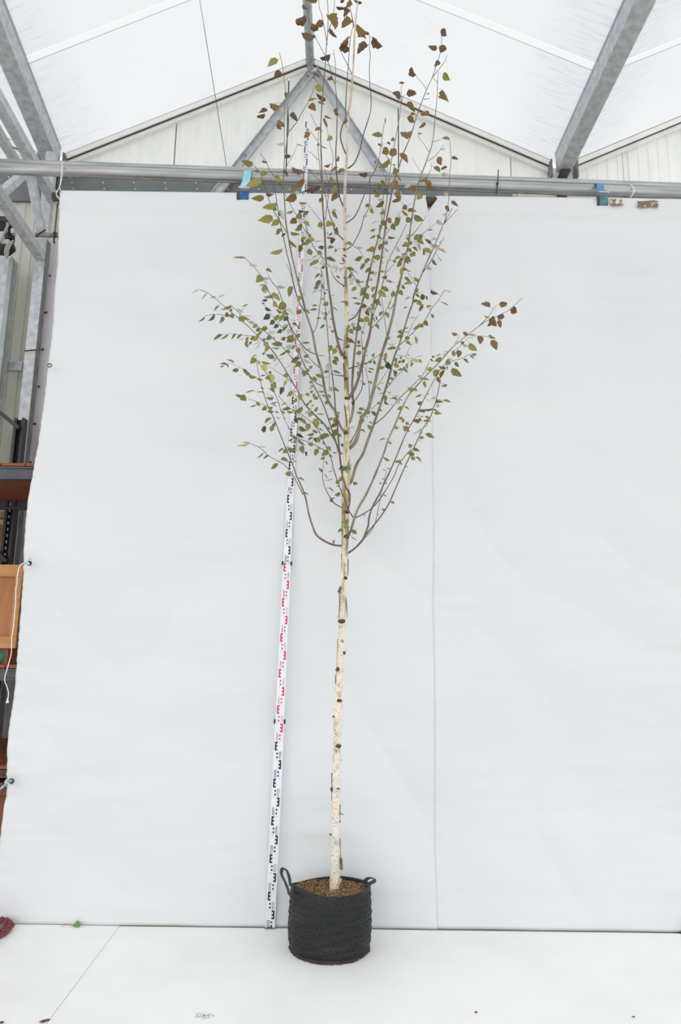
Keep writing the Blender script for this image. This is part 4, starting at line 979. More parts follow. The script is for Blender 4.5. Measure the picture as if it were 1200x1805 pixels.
TILES='''T440,0,6
715 -10 590 10 70 m;560 45 615 90 30 b;590 170 485 245 85 b;780 240 690 265 70 m;730 290 640 300 70 b;690 370 545 340 55 b;830 155 910 305 85 m;850 310 925 385 35 b;1000 5 955 20 40 m;1060 0 1020 80 50 m;1010 75 910 70 20 b;1000 80 1000 170 50 b;1080 210 970 290 80 m;1100 0 1190 30 25 b;1030 385 935 510 50 m;1050 515 950 520 70 b;850 580 740 615 45 b;295 625 190 710 65 y;330 770 265 835 50 b;670 760 730 800 35 b;700 900 790 960 65 y;880 840 815 850 30 b;365 985 395 1050 40 m;215 1100 330 1120 50 m;190 1165 95 1200 30 b;705 990 810 1060 45 b;620 1070 715 1045 25 y;635 1110 700 1175 70 m;720 1085 800 1105 22 y;915 1150 925 1210 50 m
T620,0,6
170 350 50 270 55 m;110 330 145 400 35 b;165 475 60 570 65 b;225 395 330 485 65 b;945 385 985 305 65 b;900 510 810 485 50 b;930 560 985 490 75 b;905 690 890 635 60 b;670 800 625 710 55 b;970 780 1040 850 65 y;955 945 1030 1070 40 m;920 1015 945 1035 20 m;800 1000 820 985 12 b;555 880 495 880 25 m;505 1050 430 980 55 b;580 1000 685 990 65 b;575 1100 670 1190 55 m;720 1200 820 1185 50 m
T400,200,6
400 0 310 25 30 b;660 20 740 80 50 b;545 65 600 140 60 m;535 100 575 165 25 b;885 210 820 265 50 m;610 305 520 325 25 p;810 345 740 320 10 g;610 460 675 450 45 b;275 525 145 495 60 y;375 495 430 520 18 b;340 610 285 600 30 y;360 640 435 620 55 y;515 670 580 715 55 y;620 590 640 670 35 b;690 575 835 620 35 b;365 720 195 775 80 y;410 850 500 850 25 m;805 680 720 770 60 m;730 770 680 830 50 m;980 765 790 830 40 r;940 780 890 850 55 b;735 870 610 920 80 m;770 830 720 850 35 p;390 880 250 895 60 m;520 940 370 995 65 y;480 970 525 1030 45 y;835 940 755 945 32 y;755 1025 815 1035 30 r;820 1065 865 1035 40 b;695 1030 625 1055 30 y;530 1040 615 1115 65 p;550 1030 540 1090 25 y;485 1095 320 1130 80 y;545 1125 465 1190 60 y;790 1070 725 1110 60 o;735 1120 665 1160 60 m;795 1175 735 1200 35 y;820 1140 875 1200 40 y;980 140 925 180 35 m;985 175 1010 185 15 b;1035 20 1105 50 18 b;1040 50 1060 150 40 m;1110 240 1055 290 45 y;955 320 980 345 30 o;1000 340 1060 370 12 g;850 590 910 650 18 g;950 635 985 650 30 y;1090 535 1030 555 18 m;1180 455 1150 510 30 m;1150 550 1110 605 30 m;1090 665 1140 720 35 y;1200 580 1180 630 40 m;1150 765 1110 835 50 y;1170 860 1110 935 60 m;1020 900 980 950 35 m;1170 1025 1120 1020 15 p;1105 1040 1170 1120 40 o;1010 1160 955 1200 50 o;1090 1140 1050 1200 60 y;1110 1140 1140 1200 45 y;1140 0 1180 15 30 m
T600,200,5.4545
435 95 437 30 12 g;400 215 295 205 45 y;520 245 482 260 35 y;55 40 20 100 22 m;675 0 725 15 25 m;770 5 840 15 40 m;640 40 710 85 50 m;685 175 575 190 45 m;660 205 645 230 15 m;800 80 760 140 30 b;745 185 785 190 20 c;1045 255 970 238 25 y;1010 330 960 345 18 p;1070 425 1130 445 28 b;445 285 480 300 20 b;390 320 350 295 12 m;460 345 395 385 70 m;530 340 475 405 75 m;575 385 645 485 50 m;475 435 360 520 45 y;935 420 970 500 55 m;905 510 960 570 40 m;965 545 1030 520 18 b;975 570 1035 585 22 c;510 510 525 585 50 o;505 490 530 500 15 g;260 575 175 580 38 b;250 600 290 610 18 p;560 590 580 660 22 m;830 620 745 660 35 m;385 650 420 680 30 m;385 680 350 725 35 m;390 700 405 730 15 m;545 655 470 710 60 m;530 650 540 695 25 m;815 650 880 680 45 m;830 680 910 730 35 m;870 690 825 740 35 m;680 690 610 710 38 p;675 710 735 745 45 m;480 715 490 755 25 y;540 735 580 745 30 m;320 730 380 765 15 m;380 780 318 790 30 y;350 820 415 825 32 p;415 840 335 900 42 m;275 875 235 900 35 m;275 880 310 910 28 p;290 915 320 965 35 y;520 770 580 840 50 m;575 840 490 850 38 m;780 775 730 835 55 y;1035 765 990 775 38 c;1075 835 1135 885 30 b;1000 900 1045 940 35 m;985 965 1015 975 28 p;640 895 590 915 50 m;645 940 735 945 35 m;595 935 655 985 28 y;710 980 800 1030 55 y;635 995 665 1050 55 o;255 985 210 990 25 p;55 995 105 988 12 p;430 955 375 965 32 y;425 920 385 925 18 p;455 1010 490 1055 45 m;575 1000 520 1090 60 o;400 1030 430 1085 50 o;595 1005 540 995 15 p;925 1030 990 1060 35 c;345 1040 295 1070 12 p;370 1080 400 1090 20 o;35 550 -5 530 35 y
T330,400,6
1000 30 935 85 45 o;1035 70 995 105 28 d;1200 5 1135 35 40 o;1200 75 1095 55 32 o;1000 230 870 278 45 y;615 335 480 325 25 y;660 395 755 410 28 p;830 455 905 485 28 y;790 520 725 590 75 o;860 555 745 565 20 p;800 570 855 595 18 p;810 620 830 700 70 y;830 622 755 620 8 o;800 680 855 690 18 p;955 625 1040 640 35 p;1120 635 1070 740 60 o;960 710 800 745 38 y;910 690 985 785 50 y;900 750 950 740 20 p;1160 535 1200 575 30 y;1200 735 1160 790 50 y;845 770 785 775 28 d;825 850 895 885 30 d;795 795 820 820 18 d;910 790 960 850 45 y;1040 805 960 870 80 y;895 835 950 850 12 o;940 870 1000 905 28 o;1010 870 1080 930 35 y;1040 870 1120 925 35 p;1200 875 1165 930 50 o;870 930 800 980 58 d;975 925 925 990 50 o;1030 935 970 1010 45 y;1070 955 1015 1000 40 d;920 990 870 1035 48 d;965 1040 910 1070 42 d;1000 1090 945 1120 40 d;1010 1045 1060 1020 25 p;1060 1035 1010 1110 40 o;1090 1085 1055 1135 40 p;1110 985 1160 1005 12 p;1115 1020 1165 1045 25 d;1165 1040 1190 1090 20 o;1200 1130 1145 1165 45 o;945 1105 855 1110 40 p;115 655 35 705 15 p;210 712 150 770 22 p;405 712 335 748 18 p;300 730 240 748 10 y;135 665 190 668 12 p;335 838 285 895 22 g;470 830 345 878 28 y;645 820 572 850 14 y;470 870 450 900 30 g;460 920 490 970 50 g;400 925 450 940 45 m;370 945 340 1025 40 g;285 922 215 1000 28 g;180 950 115 1005 15 g;525 880 600 905 35 p;560 920 540 960 15 p;540 975 640 960 60 y;620 970 665 980 20 y;610 935 680 940 8 p;650 1000 720 1010 35 p;740 1035 685 1065 45 y;770 1080 720 1100 40 g;850 1070 770 1095 45 y;795 1110 725 1165 32 y;885 1155 830 1195 50 g;370 1145 275 1198 35 g;430 1135 345 1190 22 y;520 1135 465 1195 22 g;580 1138 520 1185 28 y;600 1178 535 1190 12 p;650 1175 610 1200 25 o;725 1175 660 1190 50 y;925 1165 885 1190 20 p;1040 1175 985 1190 40 m;1130 1160 1040 1170 45 o
T500,380,7.5
165 60 85 85 75 m;235 0 160 20 60 o;250 0 280 10 15 b;275 80 340 150 38 o;240 125 145 195 55 y;215 240 95 215 38 y;325 245 360 275 35 m;295 290 220 340 40 y;225 340 265 360 20 m;345 310 300 400 70 o;300 370 215 405 45 y;330 290 415 330 60 y;85 325 170 430 45 m;210 400 200 490 60 m;475 340 405 350 12 y;515 105 460 175 60 o;580 80 620 180 70 o;620 70 560 100 30 y;465 165 520 175 25 p;670 70 640 190 55 o;650 5 710 50 45 m;900 5 830 15 18 p;690 165 735 260 60 m;560 230 600 250 35 p;650 240 590 270 28 o;575 285 640 290 25 m;640 295 625 380 65 b;530 410 455 420 50 b;330 440 365 525 75 o;670 420 585 430 40 g;690 445 670 485 35 g;440 480 515 510 55 y;440 540 370 560 12 y;380 580 265 610 12 p;455 590 370 660 55 o;400 620 345 680 35 y;565 570 690 600 35 g;555 600 465 640 70 p;540 665 485 700 40 o;570 640 625 690 50 p;640 660 740 700 60 p;700 690 690 740 25 p;590 590 700 620 14 y;800 630 710 632 12 g;780 690 750 750 30 p;400 680 445 690 20 p;480 780 415 830 18 m;515 790 475 815 14 m;695 800 745 835 28 y;480 860 410 925 60 g;460 935 395 970 50 g;440 990 370 1040 25 p;515 900 530 975 25 m;510 985 465 1000 12 g;550 980 590 1000 12 g;540 1010 550 1050 32 g;665 1045 635 1060 12 g;250 1040 285 1045 10 g;545 1090 480 1105 38 p;130 945 65 1075 70 o;170 820 265 885 45 y;225 1070 175 1145 65 o;590 1160 510 1180 60 o;440 1195 370 1188 25 o;840 1130 735 1140 22 y;815 1140 845 1200 45 o;825 365 910 385 45 y;970 410 1045 425 20 c;1100 5 1035 10 35 p;1195 410 1080 465 60 y;1030 540 930 590 55 o;1140 585 1060 625 50 o;1080 640 1005 715 50 o;1130 680 1075 765 45 o;845 680 940 725 50 o;935 735 980 775 10 g;895 775 845 835 50 o;920 830 860 870 45 p;910 870 850 915 35 p;800 800 830 845 35 o;770 550 815 605 35 o;780 525 830 550 14 b;950 850 1020 885 50 o;1020 885 1070 880 18 o;955 940 890 1000 50 o;970 1100 885 1090 22 y;1015 1160 920 1155 28 y;1070 960 1010 1070 60 y;1080 1030 1120 1115 70 o;1130 925 1050 950 35 y;1200 940 1170 1020 45 y;1200 170 1140 210 40 y;1200 255 1135 310 35 o;1170 830 1110 850 30 c
T640,380,7.5
50 5 5 10 35 p;290 70 250 130 60 o;320 50 380 105 60 b;480 20 420 110 80 o;380 110 425 195 60 o;620 30 590 100 65 o;680 5 800 60 60 y;185 170 85 195 50 y;235 150 210 200 35 o;160 255 85 310 45 o;175 270 245 315 40 m;330 283 420 283 30 b;320 330 280 385 70 o;270 320 325 340 40 p;235 370 210 465 65 m;145 420 30 465 60 y;145 455 110 485 35 o;285 420 350 485 28 p;215 540 115 555 60 y;195 530 185 600 60 o;165 600 100 610 40 p;270 485 255 520 30 p;90 590 15 620 50 o;30 650 0 690 45 o;75 685 25 765 50 o;375 590 305 590 40 p;180 750 125 795 40 p;140 735 95 770 40 m;220 740 300 750 28 y;245 605 265 650 20 p;320 800 245 810 25 m;605 395 505 400 55 y;610 340 640 390 50 y;570 290 600 345 30 y;615 250 565 270 20 y;540 350 600 370 20 y;440 415 500 480 40 p;500 490 560 550 60 p;560 460 585 510 30 p;570 500 530 560 45 o;495 550 410 585 35 y;435 595 385 610 40 o;530 570 470 610 45 y;500 610 440 680 60 o;560 535 630 620 65 o;560 615 600 640 20 m;530 690 490 785 55 y;530 690 595 720 30 m;580 730 640 745 12 m;600 440 645 480 45 m;620 500 655 550 40 y;650 480 690 540 60 y;650 420 720 480 35 y;680 280 725 320 60 o;760 250 680 250 28 y;740 250 775 320 70 o;710 320 805 380 55 y;660 345 760 410 40 p;720 390 760 460 40 p;815 325 900 380 38 b;900 385 1000 385 45 c;965 310 890 330 32 p;820 420 900 500 65 y;790 430 815 515 35 o;950 435 1020 440 35 c;1000 450 1090 495 25 c;920 580 985 660 38 o;835 665 910 715 50 p;990 535 1050 610 14 p;1020 335 1040 390 10 c;845 190 925 182 16 y;960 100 1040 80 28 c;1000 60 1030 130 18 c;665 805 735 870 45 o;545 825 625 870 40 o;650 900 530 910 40 y;515 920 560 970 40 o;470 930 440 955 35 o;305 850 425 875 25 c;350 855 380 885 18 b;400 985 390 1070 65 o;475 990 525 1055 60 o;705 960 700 1030 55 o;685 1045 755 1080 32 o;770 1035 800 1110 65 b;820 1065 840 1120 25 b;895 985 990 1030 32 b;1080 985 1160 1000 25 c;1035 1150 1130 1195 14 g;620 1085 550 1120 22 c;660 1140 730 1120 40 o;720 1130 780 1190 65 y;240 960 335 990 60 m;215 980 310 1080 70 y;120 940 180 1000 55 m;85 930 0 950 35 y;40 1030 70 1110 65 o;150 1040 105 1090 45 y;190 1100 190 1190 70 o;60 840 120 870 35 c;60 840 30 880 30 o;150 1170 90 1195 45 o;215 1165 235 1200 30 o;250 540 280 555 12 b;300 150 320 190 20 m
T760,500,6.667
0 360 30 410 30 g;685 275 580 245 42 m;800 240 895 240 70 m;950 290 1010 340 85 b;680 395 612 370 18 y;835 350 790 420 65 b;715 390 775 500 75 m;790 430 810 520 60 m;705 435 660 500 45 m;305 600 230 578 38 y;425 605 370 575 42 m;440 602 530 602 16 p;495 640 415 640 15 p;680 595 760 645 35 o;570 620 572 718 72 m;710 665 768 785 80 m;450 700 538 792 75 y;325 690 270 695 38 p;385 705 340 680 40 y;370 720 430 735 35 p;260 795 270 860 50 o;325 785 315 875 65 m;475 825 540 830 32 g;450 845 505 890 14 g;375 890 438 935 32 g;272 930 325 982 40 g;200 875 195 955 65 o;210 880 242 890 25 p;180 830 130 838 22 p;150 790 200 800 10 g;120 895 35 910 50 o;85 870 120 880 30 y;35 855 5 865 32 g;100 820 45 855 8 g;175 995 80 970 38 y;240 1000 365 1090 80 y;180 970 195 1020 15 y;80 1010 30 1090 75 y;160 1020 105 1120 45 m;70 1095 105 1165 50 m;185 1190 110 1200 30 y
T370,560,6.667
145 210 45 262 38 g;215 190 118 268 26 y;310 195 255 275 28 g;380 200 305 262 35 y;400 240 330 252 12 p;450 245 390 290 30 o;440 260 405 325 30 g;430 290 445 355 40 y;490 285 455 320 30 g;465 225 510 285 55 y;560 215 520 280 50 y;580 265 505 325 12 p;575 310 512 385 14 p;655 240 620 270 40 g;720 220 655 290 70 g;640 290 690 350 60 y;690 345 640 400 45 y;850 320 720 310 60 g;810 355 720 345 25 p;890 240 830 295 65 m;985 225 900 290 80 o;890 345 990 370 50 p;1000 325 960 365 40 o;905 385 805 450 28 y;900 380 945 415 35 o;660 435 750 480 58 g;790 470 740 515 35 p;1180 290 1090 290 24 g;1020 360 1060 415 55 o;1160 440 1095 465 45 g;1055 475 960 500 45 g;1010 490 950 530 50 o;1060 520 1005 580 65 o;1105 490 1190 540 28 p;1200 570 1160 600 38 y;1140 600 1180 630 28 o;1120 620 1100 695 68 o;920 665 855 690 48 o;880 475 825 488 8 p;945 540 905 585 6 p;790 530 755 580 8 p;540 485 468 540 65 o;545 435 480 480 14 y;545 520 600 530 40 c;610 515 715 545 35 y;610 560 670 630 75 Y;700 665 740 765 80 Y;690 635 725 655 35 o;690 700 645 715 42 o;770 750 730 840 70 o;900 740 865 800 45 Y;870 800 870 860 20 m;845 815 820 910 50 d;685 825 755 885 25 g;965 860 900 925 50 y;1075 840 1010 832 12 p;1090 905 1005 930 45 Y;1080 935 1040 970 30 y;1120 895 1175 920 35 y;1160 745 1195 770 25 g;1200 825 1160 838 14 g;1200 855 1175 895 30 g;1020 950 970 1005 38 y;1200 965 1165 1000 35 o;205 555 110 545 25 y;165 560 110 580 18 y;190 555 225 590 22 y;190 490 280 530 20 g;335 610 258 625 50 g;395 605 455 650 40 m;420 640 480 680 45 g;460 675 560 700 35 o;555 710 630 728 14 m;650 678 590 692 14 d;595 825 635 840 15 b;520 857 410 885 18 y;620 875 550 880 10 y;375 915 290 900 35 y;370 920 430 980 75 o;745 940 650 935 35 y;550 1018 460 1045 14 g;545 990 600 1040 35 y;670 1055 605 1085 50 o;710 1005 790 1000 14 g;720 1010 790 1045 35 p;735 1045 700 1080 45 o;745 1100 665 1092 30 g;770 1100 810 1110 14 r;900 1000 830 1035 14 y;945 1070 845 1080 40 o;840 1090 880 1130 35 o;1085 1050 975 1110 50 y;905 1100 990 1110 32 y;1110 1120 1190 1100 40 p;1190 1110 1160 1170 60 y;1085 1185 1000 1185 30 o;720 1185 680 1195 30 o;780 1170 820 1195 12 o;650 415 610 435 30 g
T500,530,7.5
430 90 370 70 42 o;435 122 340 128 32 y;315 110 350 180 28 o;245 130 180 190 50 o;500 150 540 190 38 p;560 150 560 210 45 o;530 210 550 265 38 o;600 130 605 185 25 p;495 240 420 240 20 o;545 325 475 370 35 g;605 228 640 245 16 g;590 340 635 355 10 g;620 395 665 415 35 o;105 300 205 390 22 g;650 90 715 140 10 g;640 600 580 670 60 y;700 640 640 710 65 y;720 605 680 615 40 y;720 670 770 750 35 o;670 740 725 810 50 o;650 785 710 850 55 o;565 840 655 920 65 p;655 930 765 970 28 g;595 940 520 950 40 g;580 1005 525 1020 20 p;420 875 325 895 55 y;300 900 350 940 45 o;415 975 495 1020 50 o;390 1000 420 1070 70 o;335 1060 370 1095 32 g;340 1105 395 1135 16 g;380 1158 330 1165 22 o;400 1185 360 1195 25 o;455 728 580 735 8 g;355 640 290 660 8 g;600 1145 670 1190 50 p;650 1135 740 1200 40 y;530 1190 450 1198 25 y;870 380 925 440 60 o;840 340 880 355 50 o;940 310 880 330 40 p;910 330 940 390 45 o;1020 340 950 390 80 g;1005 230 1060 285 50 o;1085 140 1130 200 60 m;1065 220 1140 290 75 y;1120 290 1145 345 45 y;1080 50 1040 100 60 m;1130 90 1190 160 70 p;1140 80 1070 130 35 y;1020 405 1075 445 14 g;835 490 885 565 45 m;890 500 940 565 35 y;840 580 885 630 16 o;775 630 825 690 40 p;980 530 1010 575 45 o;1020 600 950 605 30 y;1025 685 950 700 55 o;1045 615 1080 660 40 o;1115 730 1075 720 30 p;1085 665 1120 690 18 p;1000 825 950 818 25 g;1160 795 1115 825 40 o;1070 820 1110 855 22 y;1200 690 1180 745 35 o;975 893 1015 898 12 g;1000 935 970 1000 50 o;1125 890 1200 910 20 g;1115 925 1170 950 25 g;1115 1065 1175 1105 32 o;1045 1085 1075 1120 35 g;1010 1060 1035 1068 14 g;890 188 960 180 14 p
T640,530,7.5
300 155 335 235 55 o;255 145 210 210 45 y;175 210 195 260 20 m;165 315 208 380 42 o;135 215 160 285 20 g;770 40 740 145 50 m;580 88 530 110 18 g;835 90 915 75 28 y;865 180 935 235 45 p;805 270 860 335 65 o;795 320 650 385 50 y;795 325 740 340 45 b;615 225 705 215 20 p;540 365 605 348 16 y;485 390 525 400 12 o;550 415 600 420 12 o;455 410 530 440 40 y;530 470 440 485 50 o;550 490 620 500 50 o;565 535 632 590 38 o;690 475 700 575 45 y;670 565 635 575 12 p;345 578 425 575 35 p;360 475 325 510 25 o;430 630 305 645 42 y;495 635 425 645 30 p;180 700 130 745 50 o;260 690 205 725 38 o;300 690 310 780 50 y;290 740 280 800 40 o;290 790 310 830 30 g;420 750 430 830 50 g;410 830 475 885 60 y;310 820 370 910 75 d;500 800 455 820 35 o;505 825 545 780 45 o;490 740 505 780 25 g;545 870 595 955 40 g;580 830 590 910 30 g;640 810 625 880 35 y;640 800 755 815 45 Y;740 775 775 825 35 y;700 750 800 725 10 p;615 752 670 757 16 p;588 710 612 725 14 g;110 795 65 825 35 o;132 790 175 845 35 g;285 880 220 895 45 o;400 920 420 1005 42 m;525 910 450 915 32 y;400 1035 340 1030 38 o;330 1085 370 1105 22 g;195 1140 238 1190 28 g;275 1085 225 1090 8 g;905 735 950 755 35 g;1030 760 940 790 55 y;1130 760 1120 850 75 o;1200 670 1165 735 60 o;1095 712 1045 720 22 p;1065 662 1130 672 10 g;1010 690 945 740 8 g;880 780 925 812 16 m;910 900 830 915 55 y;840 960 820 940 10 o;975 905 940 1020 80 m;760 992 705 1000 14 g;750 1040 880 1050 32 y;818 1065 825 1150 48 o;1110 1112 980 1165 28 y;585 1145 660 1190 50 o;670 1165 720 1200 38 y;1105 865 1120 925 12 c
T400,680,7.5
585 430 497 500 40 o;500 530 487 620 62 r;635 485 570 560 45 g;610 530 575 608 60 o;660 420 725 490 18 g;290 762 125 790 25 Y;290 745 205 742 12 y;430 798 530 812 18 p;475 890 385 965 20 g;560 925 475 975 28 g;675 1035 580 1105 55 o;745 835 675 875 28 g;790 850 735 890 60 y;800 845 885 840 55 g;880 860 820 890 30 g;815 795 785 825 25 p;710 970 820 1010 45 g;840 1160 765 1165 65 o;895 990 925 1010 14 o;900 420 930 500 60 d;965 450 1055 520 50 g;1090 500 1050 600 75 o;1050 600 955 545 65 o;1145 625 1050 648 38 o;1120 580 1190 630 40 g;915 645 1015 690 45 d;845 655 920 710 45 o;860 710 805 725 30 g;900 720 890 765 45 o;950 705 1035 790 35 g;1150 680 1080 720 28 g;1150 690 1190 755 45 d;1140 775 1060 765 50 y;990 790 1010 900 70 o;1030 870 1045 935 28 r;1190 830 1160 930 65 o;1130 340 1090 420 70 y;1190 430 1180 570 90 y;1155 65 1100 95 35 g;1145 105 1140 165 38 o;1200 150 1145 180 50 o;1140 185 1085 225 55 o;1090 225 1045 255 28 g;1200 275 1150 335 40 g;1155 258 1105 265 20 Y;1050 390 1100 420 30 p;800 560 880 565 10 g
T520,680,7.5
230 35 180 45 18 g;255 65 200 95 38 g;260 105 235 165 35 g;305 150 245 185 50 g;400 70 300 80 40 o;400 205 430 250 45 o;440 115 460 175 35 g;350 120 395 160 20 g;295 378 390 385 18 g;325 470 300 560 65 y;325 485 380 505 32 g;545 380 580 420 50 o;555 350 600 380 18 g;510 425 570 500 70 y;545 500 465 545 55 o;500 420 455 450 40 o;565 590 475 660 80 o;580 640 610 680 45 g;315 565 385 610 18 g;420 550 470 580 35 g;455 660 300 720 70 o;300 680 320 760 60 o;360 740 400 780 25 g;430 800 470 870 45 o;300 820 350 830 25 o;350 850 245 920 75 g;440 860 350 930 75 o;390 940 330 975 40 g;450 900 495 945 30 g;265 840 255 920 35 o;545 900 490 882 16 g;640 905 590 900 18 o;400 1005 435 1045 25 o;310 1085 350 1145 35 g;625 765 625 812 40 o;690 1080 580 1110 50 g;690 1060 740 1110 50 g;715 1042 750 1052 18 g;640 1065 575 1105 30 d;660 1120 700 1165 18 o;490 1128 440 1145 10 o;510 1070 470 1105 20 Y;885 360 805 350 42 o;900 300 830 310 35 o;900 290 850 285 12 g;900 305 935 335 25 o;880 430 885 500 65 o;975 335 975 385 35 o;995 330 1080 385 45 o;935 405 970 418 14 g;950 515 1005 580 48 o;985 470 1030 500 18 y;860 580 935 625 22 o;735 560 790 545 6 g;1190 700 1110 722 20 o;1080 225 1135 240 38 o;1095 15 1140 60 28 g;1165 92 1095 100 10 g;1120 305 1150 340 20 g;1190 130 1190 215 50 o;1200 960 1165 950 14 g
T640,660,7.5
600 180 640 235 55 o;650 180 670 220 40 y;680 195 735 260 42 y;760 268 680 300 25 y;300 275 285 355 55 o;280 350 342 400 35 g;180 370 225 390 38 o;440 300 350 315 25 y;460 272 380 290 14 p;410 300 450 335 20 g;335 238 365 255 14 g;265 240 195 248 8 g;490 365 415 355 45 p;480 328 520 360 12 g;355 403 390 408 10 g;515 435 445 465 55 o;545 430 608 465 14 m;470 575 550 610 38 y;540 600 510 640 35 y;560 635 612 665 42 y;500 678 560 682 8 p;570 680 545 760 70 y;580 740 620 755 30 y;425 690 460 730 35 o;455 690 485 718 10 g;975 305 890 330 38 p;950 380 1055 372 30 m;1055 350 1160 372 32 y;985 395 985 445 48 p;780 375 710 395 50 m;740 365 690 372 10 p;920 450 805 470 25 m;820 490 720 495 42 m;920 450 1000 485 28 y;940 520 1042 520 40 o;810 550 870 590 35 o;800 545 755 555 14 o;760 585 655 605 48 m;760 580 780 620 18 g;795 625 900 622 32 o;855 660 805 710 10 Y;785 715 710 760 35 p;720 760 660 795 18 p;825 790 942 840 58 o;745 840 810 830 42 o;635 925 600 970 55 o;665 970 750 1015 45 o;680 1020 610 1015 25 p;650 1030 620 1085 80 o;635 1090 690 1130 50 y;695 1095 775 1165 28 y;620 1045 580 1055 25 o;735 870 785 890 8 p;330 895 382 925 28 g;275 1100 355 1145 35 o;420 1150 500 1130 35 o;480 1140 525 1200 28 o;845 245 875 262 14 g;830 318 890 352 6 p;205 875 295 855 18 o
T500,820,5
135 110 188 142 16 g;180 240 220 265 14 g;395 200 445 238 10 g;365 78 395 120 8 g;365 132 440 122 5 g;498 245 445 268 35 g;455 285 415 290 14 g;405 305 440 325 28 g;490 140 455 160 40 o;515 105 480 145 35 o;490 178 465 185 12 o;430 690 445 655 22 o;520 565 475 592 28 o;575 545 510 540 40 G;560 570 530 605 35 G;605 570 645 610 38 o;595 625 645 665 10 g;610 155 655 165 32 g;840 157 865 159 14 g;862 116 888 120 10 o;890 155 912 170 10 g;880 255 912 275 10 g;835 263 855 267 8 g;942 325 980 340 22 o;862 378 898 400 22 o;685 430 722 448 14 o;828 430 842 437 8 o;912 83 938 90 8 g;905 22 935 30 10 g;868 43 895 47 8 g;1065 12 1098 8 8 o'''
leaves=[]; tile=None; seen=[]
for ln in TILES.strip().split('\n'):
    ln=ln.strip()
    if ln.startswith('T'):
        tx,ty,ts=[float(v) for v in ln[1:].split(',')]; cur=[]; seen.append(cur); continue
    for ent in ln.split(';'):
        ent=ent.split()
        if not ent: continue
        x0,y0,x1,y1,wd=[float(v) for v in ent[:5]]; c_=ent[5]
        x0=tx+x0/ts; x1=tx+x1/ts; y0=ty+y0/ts; y1=ty+y1/ts; wd/=ts
        cx,cy=(x0+x1)/2,(y0+y1)/2
        if any(math.hypot(cx-a,cy-b)<4.2 for s_ in seen[:-1] for a,b in s_): continue
        cur.append((cx,cy)); leaves.append((x0,y0,x1,y1,wd,c_))
leaves.sort(key=lambda l:-(math.hypot(l[2]-l[0],l[3]-l[1])*l[4]))
print('LEAVES',len(leaves))
rl=random.Random(11); rest={}; petV=MB(); petO=MB()
for i,(x0,y0,x1,y1,wd,c_) in enumerate(leaves):
    d,Y0,nm,qx,qy=ydepth_nearest(x0,y0); d2,Y2,nm2,qx2,qy2=ydepth_nearest(x1,y1)
    if d2+3<d and c_ in 'gpo' : x0,y0,x1,y1=x1,y1,x0,y0; d,Y0,nm,qx,qy=d2,Y2,nm2,qx2,qy2
    Y=Y0+rl.uniform(-.035,.02)-.008
    if d<3: Y=Y0-rl.uniform(.012,.035)
    Y=min(Y,3.965)
    A=at(x0,y0,Y); B=at(x1,y1,Y+rl.uniform(-.008,.008)); Ln=(B-A).length; mp_=mpp(A)
    ax=(B-A)/Ln; view=((A+B)/2-CAM).normalized(); side=ax.cross(view).normalized(); nrm=side.cross(ax).normalized()
    wpx=wd*mp_; 
    true=max(wpx, min(.68*Ln, wpx*2.2)); ang=math.acos(min(1,wpx/true))*rl.choice((-1,1))
    if ang==0: ang=rl.uniform(-.25,.25)
    s2=side*math.cos(ang)+nrm*math.sin(ang); n2=ax.cross(s2).normalized()*-1
    flip=rl.choice((-1,1))
    M=Matrix((s2*true, ax*Ln, n2*flip*max(true,Ln*.5))).transposed().to_4x4(); M.translation=A
    me=rl.choice(DRY if c_ in 'bcr' or (c_=='m' and rl.random()<.6) else FLAT)
    if i<296:
        o=bpy.data.objects.new('leaf',me); C.objects.link(o); o.parent=objs[root[nm]]; o.matrix_world=M
        o.parent=objs[root[nm]]; o.matrix_parent_inverse=objs[root[nm]].matrix_world.inverted(); o.matrix_basis=M
        o.material_slots[0].link='OBJECT'; o.material_slots[0].material=LM[c_]
        if c_ in LNAME: o['label']=LNAME[c_]
    else:
        mb=rest.setdefault(c_,MB()); mb.add([M@v.co for v in me.vertices],[tuple(p_.vertices) for p_ in me.polygons])
    Qp=at(qx,qy,Y0)
    if d<26:
        mid=(A+Qp)/2+Vector((0,0,.3*(A-Qp).length*.3)); petV.tube([Qp,mid,A+ax*Ln*.08],[.0011,.0009,.0009],4)
petV.build('petiole',mat('petiole_green',(142,134,84),.7,0,(130,96,78),30),tree,kind='stuff')
for c_,mb in rest.items():
    mb.build('small_leaf',LM[c_],tree,smooth=True,kind='stuff')

# ---------------- planting bag and soil ----------------
bag_m=mat('woven_black_plastic',(30,31,33),.50,0,(50,44,38),3.0,.45,22,contrast=(.52,.78),stretch=(1,1,3),spec=.28)
RB=.205; RTp=.205; HB=.300
cb=on_z(581,1668,0)
PY=3.815; PX=at(581.5,1668,PY).x
def YSC(z): return .92-.27*min(1,max(0,z/HB))
def bag_r(th,z):
    u=z/HB
    r=.2125-.008*u+.004*math.sin(u*3.0)
    r+=.006*noise.noise(Vector((math.cos(th)*1.5,math.sin(th)*1.5,z*5)))+.0022*noise.noise(Vector((math.cos(th)*5,math.sin(th)*5,z*55)))+.0018*math.sin(z*150+3*math.sin(th*2))
    if u<.07: r-= (.07-u)*.30
    r-=.008*max(0,1-u/.3)
    return r
def rimz(th): return HB-.010+.008*math.sin(th*2+.6)-.006*math.sin(th*3)
n=96; k=34; vs=[]; fs=[]
for j in range(k+1):
    for i in range(n):
        th=2*math.pi*i/n; z=rimz(th)*j/k; r=bag_r(th,z); vs.append((PX+r*math.cos(th),PY+r*YSC(z)*math.sin(th),z))
